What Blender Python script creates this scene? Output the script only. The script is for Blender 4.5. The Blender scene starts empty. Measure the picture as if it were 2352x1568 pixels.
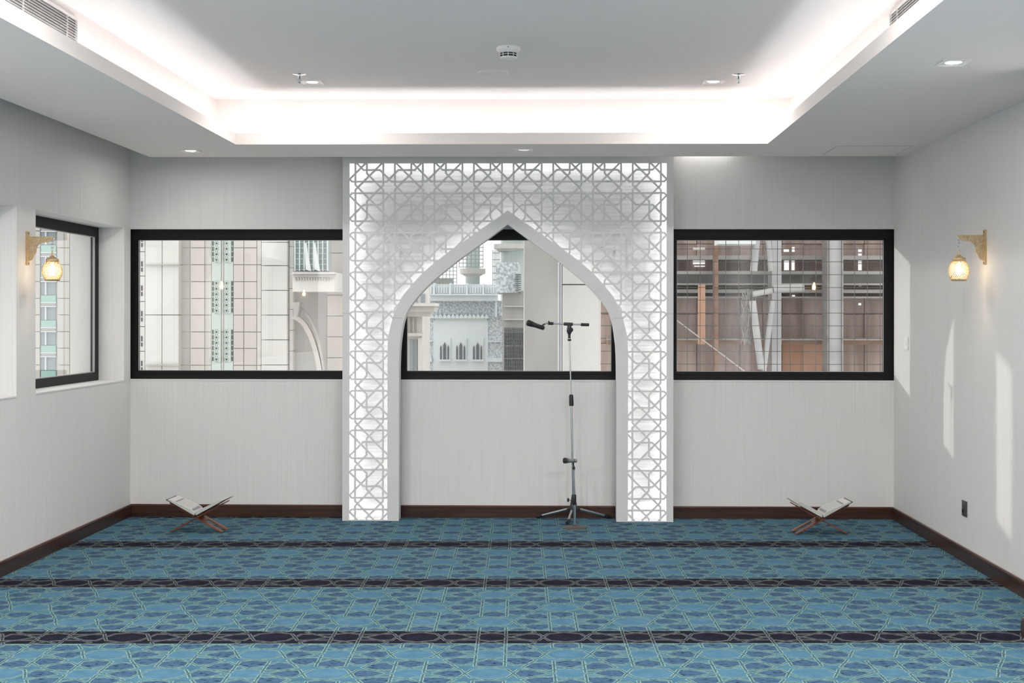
import bpy, bmesh, math, random
import numpy as np
from mathutils import Vector, Matrix
from mathutils.geometry import delaunay_2d_cdt

random.seed(7)
PI = math.pi
SC = bpy.context.scene
C = SC.collection

# ------------------------------------------------------------------ camera
EYE = 1.44
FPX = 3000.0
YAW, ROLL = 0.020, 0.0012
cam_d = bpy.data.cameras.new('camera')
cam = bpy.data.objects.new('camera', cam_d)
C.objects.link(cam)
cam_d.sensor_width = 36.0
cam_d.lens = 36.0 * FPX / 2352.0
cam_d.shift_x = -(1216.0 - 1176.0) / 2352.0
cam_d.shift_y = -(784.0 - 728.0) / 2352.0
cam_d.clip_end = 500
cam.matrix_world = (Matrix.Translation((0, 0, EYE)) @ Matrix.Rotation(YAW, 4, 'Z')
                    @ Matrix.Rotation(PI / 2, 4, 'X') @ Matrix.Rotation(ROLL, 4, 'Z'))
SC.camera = cam

# ------------------------------------------------------------------ sky, sun, exposure
W = bpy.data.worlds.new('World'); SC.world = W; W.use_nodes = True
bg = W.node_tree.nodes['Background']
bg.inputs[0].default_value = (1.0, 0.99, 0.975, 1)
bg.inputs[1].default_value = 1.5

sun_d = bpy.data.lights.new('sun', 'SUN')
sun_d.energy = 1.25; sun_d.angle = 0.012; sun_d.color = (1.0, 0.95, 0.88)
sun = bpy.data.objects.new('sun', sun_d); C.objects.link(sun)
sun.location = (-30, 26, 12)
sun.rotation_euler = Vector((1.0, -0.506, -0.163)).to_track_quat('-Z', 'Y').to_euler()

COVE = 34.0        # strength of the LED strips in the ceiling cove
BOX = 13.0         # strength of the LED strips inside the pierced screen
NEAR, FILL_MID, FILL_FAR = 9.0, 28.0, 102.0   # downlight power: by the window wall; added fill fixtures mid-room and rear
SC.view_settings.view_transform = 'Standard'
SC.view_settings.look = 'None'
SC.view_settings.gamma = 1.0
SC.view_settings.use_curve_mapping = False
SC.view_settings.exposure = 0.0

# ------------------------------------------------------------------ materials
def srgb(r, g, b):
    f = lambda c: ((c / 255) / 12.92) if c / 255 <= 0.04045 else (((c / 255) + 0.055) / 1.055) ** 2.4
    return (f(r), f(g), f(b), 1)

def mat(name, col, rough=0.6, metal=0.0, spec=0.5):
    m = bpy.data.materials.new(name); m.use_nodes = True
    b = m.node_tree.nodes['Principled BSDF']
    b.inputs['Base Color'].default_value = (*col[:3], 1)
    b.inputs['Roughness'].default_value = rough
    b.inputs['Metallic'].default_value = metal
    b.inputs['Specular IOR Level'].default_value = spec
    return m

def noisy(name, col, col2, scale=(1, 1, 1), nscale=5.0, detail=3.0, rough=0.7, lo=0.35, hi=0.65, bump=0.0, metal=0.0, spec=0.5, space='pos'):
    """procedural two-colour noise, stretched by scale"""
    m = mat(name, col, rough, metal, spec)
    nt = m.node_tree; n = nt.nodes; l = nt.links
    b = n['Principled BSDF']
    if space == 'pos':
        g = n.new('ShaderNodeNewGeometry'); out = g.outputs['Position']
    else:
        g = n.new('ShaderNodeTexCoord'); out = g.outputs['Object']
    mp = n.new('ShaderNodeMapping'); mp.inputs['Scale'].default_value = scale
    l.new(out, mp.inputs['Vector'])
    t = n.new('ShaderNodeTexNoise'); t.inputs['Scale'].default_value = nscale; t.inputs['Detail'].default_value = detail
    l.new(mp.outputs[0], t.inputs['Vector'])
    r = n.new('ShaderNodeValToRGB')
    r.color_ramp.elements[0].position = lo; r.color_ramp.elements[1].position = hi
    r.color_ramp.elements[0].color = (*col[:3], 1); r.color_ramp.elements[1].color = (*col2[:3], 1)
    l.new(t.outputs['Fac'], r.inputs[0]); l.new(r.outputs[0], b.inputs['Base Color'])
    if bump:
        bp = n.new('ShaderNodeBump'); bp.inputs['Strength'].default_value = bump; bp.inputs['Distance'].default_value = 0.004
        l.new(t.outputs['Fac'], bp.inputs['Height']); l.new(bp.outputs[0], b.inputs['Normal'])
    return m

def emit(name, col, strength):
    m = bpy.data.materials.new(name); m.use_nodes = True
    nt = m.node_tree; nt.nodes.clear()
    o = nt.nodes.new('ShaderNodeOutputMaterial'); e = nt.nodes.new('ShaderNodeEmission')
    e.inputs[0].default_value = (*col[:3], 1); e.inputs[1].default_value = strength
    nt.links.new(e.outputs[0], o.inputs[0])
    return m

def glass_mat(name, gain=0.085):
    m = bpy.data.materials.new(name); m.use_nodes = True
    nt = m.node_tree; nt.nodes.clear(); n = nt.nodes; l = nt.links
    o = n.new('ShaderNodeOutputMaterial'); mx = n.new('ShaderNodeMixShader')
    t = n.new('ShaderNodeBsdfTransparent'); t.inputs[0].default_value = (0.93, 0.95, 0.94, 1)
    g = n.new('ShaderNodeBsdfGlossy'); g.inputs['Roughness'].default_value = 0.0
    ge = n.new('ShaderNodeNewGeometry'); dt = n.new('ShaderNodeVectorMath'); dt.operation = 'DOT_PRODUCT'
    l.new(ge.outputs['Normal'], dt.inputs[0]); l.new(ge.outputs['Incoming'], dt.inputs[1])
    def math_node(op, a, b_):
        q = n.new('ShaderNodeMath'); q.operation = op
        for i, v_ in enumerate((a, b_)):
            if v_ is None: continue
            if isinstance(v_, (int, float)): q.inputs[i].default_value = v_
            else: l.new(v_, q.inputs[i])
        return q.outputs[0]
    c = math_node('ABSOLUTE', dt.outputs['Value'], None)
    p5 = math_node('POWER', math_node('SUBTRACT', 1.0, c), 5.0)          # Schlick, same from both sides of the pane
    fr = math_node('ADD', math_node('MULTIPLY', p5, 1.0 - gain), gain)
    l.new(fr, mx.inputs[0])
    l.new(t.outputs[0], mx.inputs[1]); l.new(g.outputs[0], mx.inputs[2]); l.new(mx.outputs[0], o.inputs[0])
    return m

def translucent_mat(name, col):
    m = bpy.data.materials.new(name); m.use_nodes = True
    nt = m.node_tree; nt.nodes.clear(); n = nt.nodes; l = nt.links
    o = n.new('ShaderNodeOutputMaterial'); mx = n.new('ShaderNodeMixShader'); mx.inputs[0].default_value = 0.5
    t = n.new('ShaderNodeBsdfTranslucent'); t.inputs[0].default_value = (*col[:3], 1)
    d = n.new('ShaderNodeBsdfTransparent'); d.inputs[0].default_value = (0.95, 0.9, 0.8, 1)
    l.new(t.outputs[0], mx.inputs[1]); l.new(d.outputs[0], mx.inputs[2]); l.new(mx.outputs[0], o.inputs[0])
    return m

M = {}
M['paper'] = noisy('striped_wallpaper', (0.685, 0.669, 0.652), (0.745, 0.730, 0.714), (190, 190, 1.6), 1.0, 2.0, 0.75, 0.3, 0.7, bump=0.06)
M['ceil'] = mat('ceiling_paint', (0.90, 0.83, 0.795), 0.85, spec=0.2)
M['white'] = mat('white_paint', (0.78, 0.78, 0.775), 0.55, spec=0.3)
M['reveal'] = mat('reveal_paint', (0.70, 0.70, 0.695), 0.6, spec=0.3)
M['frame'] = mat('black_aluminium', (0.009, 0.009, 0.009), 0.5, spec=0.2)
M['gasket'] = mat('grey_gasket', (0.35, 0.36, 0.36), 0.5)
M['glass'] = glass_mat('window_glass')
M['skirt'] = noisy('dark_stained_wood', (0.026, 0.0105, 0.006), (0.060, 0.024, 0.013), (2.2, 2.2, 60), 1.0, 4.0, 0.32)
M['skirt_top'] = noisy('skirting_bead_wood', (0.075, 0.030, 0.018), (0.115, 0.052, 0.032), (2.2, 2.2, 60), 1.0, 3.0, 0.30)
M['plate'] = mat('white_lacquer', (0.655, 0.65, 0.645), 0.45, spec=0.35)
M['panel'] = noisy('screen_back_panel', (0.70, 0.70, 0.70), (0.80, 0.80, 0.80), (5, 5, 70), 1.0, 4.0, 0.5)
M['seam'] = mat('panel_seam', (0.33, 0.33, 0.33), 0.8)
M['led'] = emit('cove_led', (0.94, 1.0, 1.04), COVE)
M['led_box'] = emit('screen_led', (1.0, 0.995, 0.985), BOX)
M['lamp_face'] = emit('downlight_lens', (1.0, 0.98, 0.95), 14.0)
M['lamp_dim'] = emit('downlight_lens_dim', (1.0, 0.98, 0.95), 0.9)
M['grille'] = mat('grille_white', (0.78, 0.735, 0.71), 0.5)
M['trim'] = mat('fixture_white', (0.90, 0.85, 0.82), 0.4)
M['chrome'] = mat('chrome', (0.62, 0.63, 0.64), 0.16, 1.0)
M['steel'] = mat('brushed_tube', (0.60, 0.62, 0.64), 0.24, 1.0)
M['black'] = mat('black_plastic', (0.014, 0.014, 0.015), 0.45)
M['dark'] = mat('dark_grey_metal', (0.045, 0.045, 0.048), 0.42, 0.3)
M['mesh_dark'] = mat('microphone_mesh', (0.030, 0.030, 0.032), 0.55, 0.4)
M['silver'] = mat('silver_body', (0.42, 0.42, 0.42), 0.35, 0.8)
M['brass'] = noisy('antique_gold', (0.50, 0.355, 0.19), (0.60, 0.44, 0.25), (40, 40, 40), 1.0, 3.0, 0.42, metal=0.3)
M['pierce'] = mat('bracket_piercing', (0.055, 0.034, 0.016), 0.8)
M['bulb'] = emit('warm_bulb', (1.0, 0.83, 0.60), 150.0)
M['shade_glass'] = translucent_mat('frosted_shade', (0.36, 0.295, 0.20))
M['rehal'] = noisy('reddish_wood', (0.115, 0.030, 0.012), (0.22, 0.065, 0.026), (3, 30, 30), 1.0, 3.0, 0.35, space='obj')
M['page'] = mat('book_page', (0.66, 0.65, 0.615), 0.7)
M['print'] = mat('page_print', (0.27, 0.27, 0.30), 0.7)
M['text'] = noisy('page_text', (0.50, 0.49, 0.465), (0.63, 0.62, 0.59), (140, 700, 140), 1.0, 1.0, 0.7, 0.45, 0.55, space='obj')
M['pagedge'] = noisy('page_edges', (0.42, 0.41, 0.38), (0.62, 0.61, 0.57), (5, 5, 900), 1.0, 1.0, 0.7, space='obj')
M['cover'] = mat('book_cover', (0.012, 0.014, 0.015), 0.4)
M['ribbon'] = mat('ribbon', (0.015, 0.06, 0.065), 0.6)
M['socket'] = mat('socket_plate', (0.085, 0.085, 0.08), 0.35, 0.6)
M['slot'] = mat('dark_slot', (0.01, 0.01, 0.01), 0.7)
M['grey'] = mat('soft_grey', (0.30, 0.30, 0.30), 0.6)
# carpet
M['c_blue'] = noisy('carpet_blue', srgb(57, 93, 112), srgb(77, 116, 135), (9, 9, 9), 1.0, 5.0, 0.95, 0.3, 0.7, bump=0.25, spec=0.1)
M['c_cell'] = noisy('carpet_light_cell', srgb(65, 103, 126), srgb(80, 116, 138), (14, 14, 14), 1.0, 5.0, 0.95, 0.3, 0.7, bump=0.25, spec=0.1)
M['c_dark'] = noisy('carpet_marbled_cell', srgb(25, 40, 63), srgb(63, 91, 116), (34, 70, 34), 1.0, 8.0, 0.95, 0.34, 0.50, bump=0.25, spec=0.1)
M['c_line'] = noisy('carpet_line', srgb(104, 134, 128), srgb(142, 166, 148), (60, 60, 60), 1.0, 2.0, 0.95, bump=0.25, spec=0.1)
M['c_band'] = noisy('carpet_band', srgb(56, 86, 98), srgb(70, 100, 112), (30, 30, 30), 1.0, 3.0, 0.95, bump=0.25, spec=0.1)
M['c_navy'] = noisy('carpet_navy', srgb(17, 16, 28), srgb(28, 26, 44), (18, 18, 18), 1.0, 4.0, 0.95, bump=0.25, spec=0.1)
M['c_navyline'] = noisy('carpet_navy_line', srgb(90, 96, 96), srgb(126, 131, 122), (60, 60, 60), 1.0, 2.0, 0.95, spec=0.1)
M['c_navyband'] = noisy('carpet_navy_band', srgb(37, 43, 54), srgb(50, 58, 67), (40, 40, 40), 1.0, 3.0, 0.95, spec=0.1)
# outside
M['stone'] = noisy('cream_stone', (0.62, 0.585, 0.55), (0.72, 0.69, 0.655), (0.7, 0.7, 0.7), 1.0, 5.0, 0.85)
M['stone_w'] = noisy('white_stone', (0.70, 0.685, 0.66), (0.78, 0.765, 0.745), (0.8, 0.8, 0.8), 1.0, 5.0, 0.85)
M['stone_p'] = noisy('pink_stone', (0.63, 0.585, 0.555), (0.71, 0.665, 0.635), (0.7, 0.7, 0.7), 1.0, 5.0, 0.85)
M['stone_g'] = noisy('grey_stone', (0.50, 0.485, 0.47), (0.60, 0.585, 0.565), (0.7, 0.7, 0.7), 1.0, 5.0, 0.85)
M['joint'] = mat('stone_joint', (0.60, 0.57, 0.54), 0.9)
M['mint'] = mat('mint_metal', (0.64, 0.72, 0.68), 0.6)
M['mint_d'] = mat('mint_glass', (0.36, 0.56, 0.50), 0.4)
M['hole'] = mat('dark_perforation', (0.11, 0.14, 0.125), 0.8)
M['winglass'] = mat('far_window_glass', (0.30, 0.36, 0.39), 0.25)
M['wing_d'] = mat('far_dark_opening', (0.10, 0.11, 0.125), 0.6)
M['sash'] = mat('white_sash', (0.72, 0.74, 0.77), 0.5)
M['granite'] = noisy('speckled_granite', (0.36, 0.41, 0.44), (0.70, 0.74, 0.77), (15, 15, 15), 1.0, 6.0, 0.8, 0.40, 0.60)
M['marble'] = noisy('white_marble', (0.66, 0.72, 0.75), (0.74, 0.79, 0.82), (0.5, 0.5, 0.5), 1.0, 4.0, 0.7)
M['concrete'] = noisy('grey_concrete', (0.34, 0.33, 0.315), (0.43, 0.42, 0.40), (1.6, 1.6, 0.8), 1.0, 6.0, 0.9)
M['tower'] = noisy('pale_tower', (0.36, 0.42, 0.41), (0.52, 0.58, 0.57), (0.4, 0.4, 0.6), 1.0, 5.0, 0.85)
M['scaff'] = mat('scaffold_steel', (0.30, 0.335, 0.335), 0.6)
M['stucco'] = noisy('rough_stucco', (0.58, 0.575, 0.565), (0.68, 0.675, 0.665), (22, 22, 22), 1.0, 4.0, 0.95, bump=0.6)
M['brown'] = noisy('rusty_cladding', (0.27, 0.195, 0.17), (0.43, 0.33, 0.295), (7, 7, 0.8), 1.0, 5.0, 0.85)
M['brown2'] = noisy('orange_boards', (0.40, 0.21, 0.13), (0.52, 0.30, 0.20), (3, 3, 0.8), 1.0, 4.0, 0.85)
M['beam'] = noisy('grey_steel_beam', (0.27, 0.26, 0.25), (0.38, 0.365, 0.35), (1.5, 1.5, 6), 1.0, 4.0, 0.7)
M['beam_r'] = noisy('rusted_beam', (0.23, 0.125, 0.075), (0.32, 0.215, 0.16), (3, 3, 6), 1.0, 4.0, 0.8)
M['col'] = noisy('pale_column', (0.40, 0.40, 0.41), (0.48, 0.48, 0.485), (1, 1, 3), 1.0, 4.0, 0.75)
M['wire'] = mat('steel_wire', (0.085, 0.08, 0.078), 0.6, 0.1)
M['lit'] = emit('sky_glow_patch', (1, 1, 1), 1.1)  # emission stands in for bright sky behind the steel building

# ------------------------------------------------------------------ mesh helpers
class MB:
    def __init__(s): s.v = []; s.f = []; s.m = []; s.sm = []
    def add(s, vs, fs, mi=0, smooth=False):
        o = len(s.v); s.v += [tuple(p) for p in vs]
        for f in fs: s.f.append([i + o for i in f]); s.m.append(mi); s.sm.append(smooth)
        return s
    def box(s, x0, x1, y0, y1, z0, z1, mi=0):
        if x0 > x1: x0, x1 = x1, x0
        if y0 > y1: y0, y1 = y1, y0
        if z0 > z1: z0, z1 = z1, z0
        v = [(x0, y0, z0), (x1, y0, z0), (x1, y1, z0), (x0, y1, z0), (x0, y0, z1), (x1, y0, z1), (x1, y1, z1), (x0, y1, z1)]
        return s.add(v, [(0, 3, 2, 1), (4, 5, 6, 7), (0, 1, 5, 4), (1, 2, 6, 5), (2, 3, 7, 6), (3, 0, 4, 7)], mi)
    def bbox(s, x0, x1, y0, y1, z0, z1, b, mi=0):
        """box with bevelled edges"""
        bm = bmesh.new()
        bmesh.ops.create_cube(bm, size=1)
        for v in bm.verts:
            v.co = Vector(((x0 + x1) / 2 + v.co.x * (x1 - x0), (y0 + y1) / 2 + v.co.y * (y1 - y0), (z0 + z1) / 2 + v.co.z * (z1 - z0)))
        bmesh.ops.bevel(bm, geom=bm.edges[:], offset=b, segments=2, affect='EDGES', profile=0.5)
        bm.verts.index_update()
        s.add([v.co for v in bm.verts], [[v.index for v in f.verts] for f in bm.faces], mi)
        bm.free(); return s
    def tube(s, pts, rad, n=10, mi=0, smooth=True, closed=False, caps=True):
        pts = [Vector(p) for p in pts]
        if not hasattr(rad, '__len__'): rad = [rad] * len(pts)
        N = len(pts); rings = []
        up = None
        for i, p in enumerate(pts):
            if closed: d = pts[(i + 1) % N] - pts[i - 1]
            else: d = pts[min(i + 1, N - 1)] - pts[max(i - 1, 0)]
            d.normalize()
            if up is None:
                up = Vector((0, 0, 1)) if abs(d.z) < 0.9 else Vector((0, 1, 0))
            a = d.cross(up).normalized(); b = a.cross(d).normalized(); up = b
            rings.append([p + (a * math.cos(t) + b * math.sin(t)) * rad[i] for t in [2 * PI * k / n for k in range(n)]])
        vs = [q for r in rings for q in r]; fs = []
        for i in range(N if closed else N - 1):
            j = (i + 1) % N
            for k in range(n):
                k2 = (k + 1) % n
                fs.append((i * n + k, i * n + k2, j * n + k2, j * n + k))
        s.add(vs, fs, mi, smooth)
        if caps and not closed:
            s.add(rings[0], [list(range(n))[::-1]], mi); s.add(rings[-1], [list(range(n))], mi)
        return s
    def lathe(s, prof, n=32, c=(0, 0, 0), mi=0, smooth=True):
        """profile of (radius, z) turned about the vertical through c"""
        vs = []; fs = []
        for r, z in prof:
            for k in range(n):
                t = 2 * PI * k / n
                vs.append((c[0] + r * math.cos(t), c[1] + r * math.sin(t), c[2] + z))
        for i in range(len(prof) - 1):
            for k in range(n):
                k2 = (k + 1) % n
                fs.append((i * n + k, i * n + k2, (i + 1) * n + k2, (i + 1) * n + k))
        return s.add(vs, fs, mi, smooth)
    def prism(s, poly, axis, a0, a1, mi=0):
        """polygon in the plane across axis, extruded from a0 to a1"""
        def P(u, v, w):
            return {'x': (w, u, v), 'y': (u, w, v), 'z': (u, v, w)}[axis]
        n = len(poly)
        vs = [P(u, v, a0) for u, v in poly] + [P(u, v, a1) for u, v in poly]
        fs = [list(range(n)), list(range(n, 2 * n))[::-1]] + [(i, n + i, n + (i + 1) % n, (i + 1) % n) for i in range(n)]
        return s.add(vs, fs, mi)
    def build(s, name, mats, parent=None, loc=None):
        me = bpy.data.meshes.new(name)
        me.from_pydata(s.v, [], s.f)
        if not isinstance(mats, (list, tuple)): mats = [mats]
        for m in mats: me.materials.append(M[m] if isinstance(m, str) else m)
        me.polygons.foreach_set('material_index', s.m)
        me.polygons.foreach_set('use_smooth', s.sm)
        me.update()
        bm = bmesh.new(); bm.from_mesh(me); bmesh.ops.recalc_face_normals(bm, faces=bm.faces); bm.to_mesh(me); bm.free()
        return link(name, me, parent, loc)

def link(name, me, parent=None, loc=None):
    o = bpy.data.objects.new(name, me); C.objects.link(o)
    if parent is not None: o.parent = parent
    if loc is not None: o.location = loc
    return o

def tag(o, label, cat, group=None, kind=None):
    o['label'] = label; o['category'] = cat
    if group: o['group'] = group
    if kind: o['kind'] = kind
    return o

def thing(name, label, cat, loc=(0, 0, 0), rz=0.0, group=None):
    o = bpy.data.objects.new(name, None); C.objects.link(o)
    o.location = loc; o.rotation_euler = (0, 0, rz); o.empty_display_size = 0.05
    return tag(o, label, cat, group)

def struct(o):
    o['kind'] = 'structure'; return o

def smooth_line(pts, n=6):
    """Catmull-Rom through 2D points"""
    out = []
    P = [pts[0]] + list(pts) + [pts[-1]]
    for i in range(1, len(P) - 2):
        p0, p1, p2, p3 = [np.array(P[i + k], float) for k in (-1, 0, 1, 2)]
        for k in range(n):
            t = k / n
            q = 0.5 * ((2 * p1) + (-p0 + p2) * t + (2 * p0 - 5 * p1 + 4 * p2 - p3) * t * t + (-p0 + 3 * p1 - 3 * p2 + p3) * t ** 3)
            out.append((q[0], q[1]))
    out.append(tuple(pts[-1])); return out

def band_quads(line, w):
    """mitred quads along a 2D polyline of full width w"""
    p = [np.array(q, float) for q in line]; n = len(p); L = []; R = []
    for i in range(n):
        d1 = p[i] - p[i - 1] if i else p[1] - p[0]
        d2 = p[i + 1] - p[i] if i < n - 1 else p[-1] - p[-2]
        d1 /= np.linalg.norm(d1); d2 /= np.linalg.norm(d2)
        n1 = np.array((-d1[1], d1[0])); n2 = np.array((-d2[1], d2[0]))
        m = n1 + n2; m /= max(1e-6, float(m @ m)) / 2.0
        L.append(p[i] + m * w / 2); R.append(p[i] - m * w / 2)
    return [[tuple(L[i]), tuple(L[i + 1]), tuple(R[i + 1]), tuple(R[i])] for i in range(n - 1)]

def in_poly(pts, poly):
    """vectorised point-in-polygon"""
    x, y = pts[:, 0], pts[:, 1]; r = np.zeros(len(pts), bool); n = len(poly)
    for i in range(n):
        x0, y0 = poly[i]; x1, y1 = poly[(i + 1) % n]
        if y0 == y1: continue
        c = ((y0 > y) != (y1 > y)) & (x < (x1 - x0) * (y - y0) / (y1 - y0) + x0)
        r ^= c
    return r

def triangulate(polys, eps=1e-6):
    """constrained triangulation of the plane cut by the outlines of all polys"""
    V = []; E = []
    for p in polys:
        o = len(V); n = len(p)
        V += [Vector((float(a), float(b))) for a, b in p]
        E += [(o + i, o + (i + 1) % n) for i in range(n)]
    r = delaunay_2d_cdt(V, E, [], 0, eps, False)
    v = np.array([(q.x, q.y) for q in r[0]]); f = np.array([list(t) for t in r[2] if len(t) == 3])
    return v, f, v[f].mean(axis=1)

def extrude_tris(mb, v, f, y0, y1, mi=0):
    """solid plate in the XZ plane between depths y0 and y1 from a set of triangles"""
    used = np.unique(f); idx = {int(k): i for i, k in enumerate(used)}; n = len(used)
    vs = [(v[k][0], y0, v[k][1]) for k in used] + [(v[k][0], y1, v[k][1]) for k in used]
    fs = []; ec = {}
    for t in f:
        a, b, c = [idx[int(k)] for k in t]
        fs.append((a, b, c)); fs.append((a + n, c + n, b + n))
        for e in ((a, b), (b, c), (c, a)):
            k = (min(e), max(e)); ec[k] = ec.get(k, 0) + 1
    for (a, b), k in ec.items():
        if k == 1: fs.append((a, b, b + n, a + n))
    mb.add(vs, fs, mi)

# ------------------------------------------------------------------ room dimensions (metres, floor at z = 0)
XL, XR, YB, YF = -3.075, 2.42, 9.39, -2.2
YO = 9.79                    # outer face of the window wall
XO = -3.46                   # outer face of the left wall
ZS, ZH, ZT = 2.56, 2.88, 2.95   # soffit, tray ceiling, structural top
TX0, TX1, TY0, TY1 = -2.081, 1.367, 0.4, 8.455   # tray opening
COV = 0.175

# ------------------------------------------------------------------ carpet floor
PX, RW = 0.656, 0.300        # carpet repeat across, row spacing
A_ = PX / 2
CARPET_ROT = 0.028
def cell_mesh(variant):
    """one quarter-repeat of the carpet in unit coordinates; variant: 0 plain, 1 dark stripe along y=0, 2 along y=1"""
    rot = lambda L: [(1 - x, 1 - y) for x, y in L]
    A1 = [(.37, -.18), (.30, 0), (.225, .2), (0, .30), (-.19, .37)]
    A2 = [(-.225, .23), (0, .30), (.19, .37), (.19, .95), (.255, 1), (.42, 1.13)]
    A3 = [(.19, 1.3), (.19, 1.05), (.255, 1), (.59, .70), (.41, .30), (.745, 0), (.81, -.05), (.81, -.3)]
    C1 = [(.76, 1.19), (.70, 1), (.64, .81), (.2, .83), (0, .75), (-.17, .6)]
    E1 = [(-.2, .83), (0, .75), (.17, .6), (.31, .42), (.42, .45), (.5, .5), (.58, .55), (.69, .58), (.83, .40), (1, .25), (1.2, .17)]
    X1 = [(.225, -.2), (.30, 0), (.36, .19), (.8, .17), (1, .25), (1.17, .40)]
    lines = [A1, A2, A3, C1, E1, X1, rot(A1), rot(A2)]
    S = lambda L: [(x * A_, y * RW) for x, y in L]
    outer = [q for L in lines for q in band_quads(S(L), 0.0165)]
    inner = [q for L in lines for q in band_quads(S(L), 0.0085)]
    d1 = S([(.20, .82), (.47, .82), (.58, .70), (.5, .5), (.42, .45), (.31, .42), (.19, .58)])
    d2 = S([(0, .75), (.17, .6), (.19, .37), (0, .30)])
    d3 = S([(.30, 0), (.37, .18), (.50, .19), (.745, 0)])
    darks = [d1, d2, d3] + [[(A_ - x, RW - y) for x, y in d] for d in (d1, d2, d3)]
    h1 = S([(0, 0), (.30, 0), (.225, .2), (0, .30)]); h2 = [(A_ - x, RW - y) for x, y in h1]
    s1 = S([(0, 1), (.225, 1), (.19, .95), (.19, .83), (0, .75)]); s2 = [(A_ - x, RW - y) for x, y in s1]
    cells = [h1, h2, s1, s2]
    box = [(0, 0), (A_, 0), (A_, RW), (0, RW)]
    hw = 0.385 * RW
    strip = {0: None, 1: [(0, 0), (A_, 0), (A_, hw), (0, hw)], 2: [(0, RW - hw), (A_, RW - hw), (A_, RW), (0, RW)]}[variant]
    rim = {0: None, 1: [(0, hw), (A_, hw), (A_, hw + .006), (0, hw + .006)], 2: [(0, RW - hw - .006), (A_, RW - hw - .006), (A_, RW - hw), (0, RW - hw)]}[variant]
    polys = [box] + outer + inner + darks + cells + ([strip, rim] if strip else [])
    v, f, c = triangulate(polys, 1e-5)
    keep = (c[:, 0] > 0) & (c[:, 0] < A_) & (c[:, 1] > 0) & (c[:, 1] < RW)
    f = f[keep]; c = c[keep]
    mi = np.zeros(len(f), int)                                   # 0 blue
    for p in cells: mi[in_poly(c, p)] = 1
    for p in darks: mi[in_poly(c, p)] = 2
    navy = in_poly(c, strip) if strip else np.zeros(len(f), bool)
    mi[navy] = 5
    if rim is not None: mi[in_poly(c, rim)] = 3
    o = np.zeros(len(f), bool); i_ = np.zeros(len(f), bool)
    for p in outer: o |= in_poly(c, p)
    for p in inner: i_ |= in_poly(c, p)
    mi[o & ~navy] = 3; mi[o & navy] = 6; mi[i_ & ~navy] = 4; mi[i_ & navy] = 7
    return v, f, mi

def build_floor():
    var = [cell_mesh(k) for k in range(3)]
    V = []; F = []; MI = []; off = 0
    cr, sr = math.cos(CARPET_ROT), math.sin(CARPET_ROT)
    px0, py0 = 0.044, 5.885                      # a light oval sits here, in the middle of a dark stripe
    for r in range(-10, 13):
        y0 = r * RW
        var_k = 1 if r % 4 == 0 else (2 if (r + 1) % 4 == 0 else 0)
        flip_y = (r % 2 != 0)
        for c, jump in [(c_, j_) for c_ in range(-11, 10) for j_ in ((0, 1) if r == -1 else (1 if r < 0 else 0,))]:
            # the pattern steps by half a repeat at the seam along the nearest stripe
            flip_x = ((c + r + jump) % 2 != 0) != flip_y
            k = var_k
            fl = flip_y
            # unit cell has its long oval at (0,0) and (1,1); mirroring keeps neighbours matched
            fx = flip_x
            v, f, mi = var[(0 if k == 0 else (k if not fl else 3 - k))]
            x = v[:, 0].copy(); y = v[:, 1].copy()
            if fl: y = RW - y
            if fx: x = A_ - x
            if r == -1:
                edge = y[f].mean(axis=1) > RW - .385 * RW - .0061
                f = f[edge] if jump == 0 else f[~edge]; mi = mi[edge] if jump == 0 else mi[~edge]
            x += c * A_; y += y0
            X = px0 + x * cr - y * sr; Y = py0 + x * sr + y * cr
            V.append(np.column_stack((X, Y, np.zeros(len(X))))); F.append(f + off); MI.append(mi); off += len(v)
    V = np.vstack(V); F = np.vstack(F); MI = np.concatenate(MI)
    cen = V[F].mean(axis=1)
    ok = (cen[:, 0] > XL - .02) & (cen[:, 0] < XR + .02) & (cen[:, 1] < YB + .02) & (cen[:, 1] > 3.4)
    F = F[ok]; MI = MI[ok]
    used, inv = np.unique(F, return_inverse=True); V = V[used]; F = inv.reshape(-1, 3)
    me = bpy.data.meshes.new('floor')
    me.from_pydata(V.tolist(), [], F.tolist())
    for k in ('c_blue', 'c_cell', 'c_dark', 'c_line', 'c_band', 'c_navy', 'c_navyline', 'c_navyband'): me.materials.append(M[k])
    me.polygons.foreach_set('material_index', MI.tolist()); me.update()
    o = link('floor', me); struct(o)
    b = MB().box(XL - .3, XR + .3, YF - .3, YO, -.30, -.004)
    b.box(XL, XR, YF, 3.45, -.006, -.001)
    struct(b.build('floor', 'c_blue'))
build_floor()

# ------------------------------------------------------------------ walls
WZ0, WZ1 = 0.984, 2.073                      # window opening in the walls
BW = [(-3.140, -1.440), (-1.135, 0.445), (0.800, 2.470)]      # openings in the back wall
LW = [(7.665, 9.252), (5.800, 7.392), (3.930, 5.520), (2.060, 3.650)]   # openings in the left wall
b = MB()
b.box(XL - .385, XR + .30, YB, YO, -.02, WZ0); b.box(XL - .385, XR + .30, YB, YO, WZ1, ZT)
b.box(BW[0][1], BW[1][0], YB, YO, WZ0, WZ1); b.box(BW[1][1], BW[2][0], YB, YO, WZ0, WZ1)
b.box(BW[2][1], XR + .30, YB, YO, WZ0, WZ1); b.box(XL - .385, BW[0][0], YB, YO, WZ0, WZ1)
struct(b.build('wall_back', 'paper'))
b = MB()
b.box(XO, XL, YF, YB, -.02, WZ0); b.box(XO, XL, YF, YB, WZ1, ZT)
ys = [YB] + [q for a in LW for q in (a[1], a[0])] + [YF]
for i in range(0, len(ys), 2): b.box(XO, XL, ys[i + 1], ys[i], WZ0, WZ1)
struct(b.build('wall_left', 'paper'))
b = MB().box(XR, XR + .3, YF, YB, -.02, ZT)
b.box(2.122, XR, 4.6, 5.93, 0, ZS)
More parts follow.
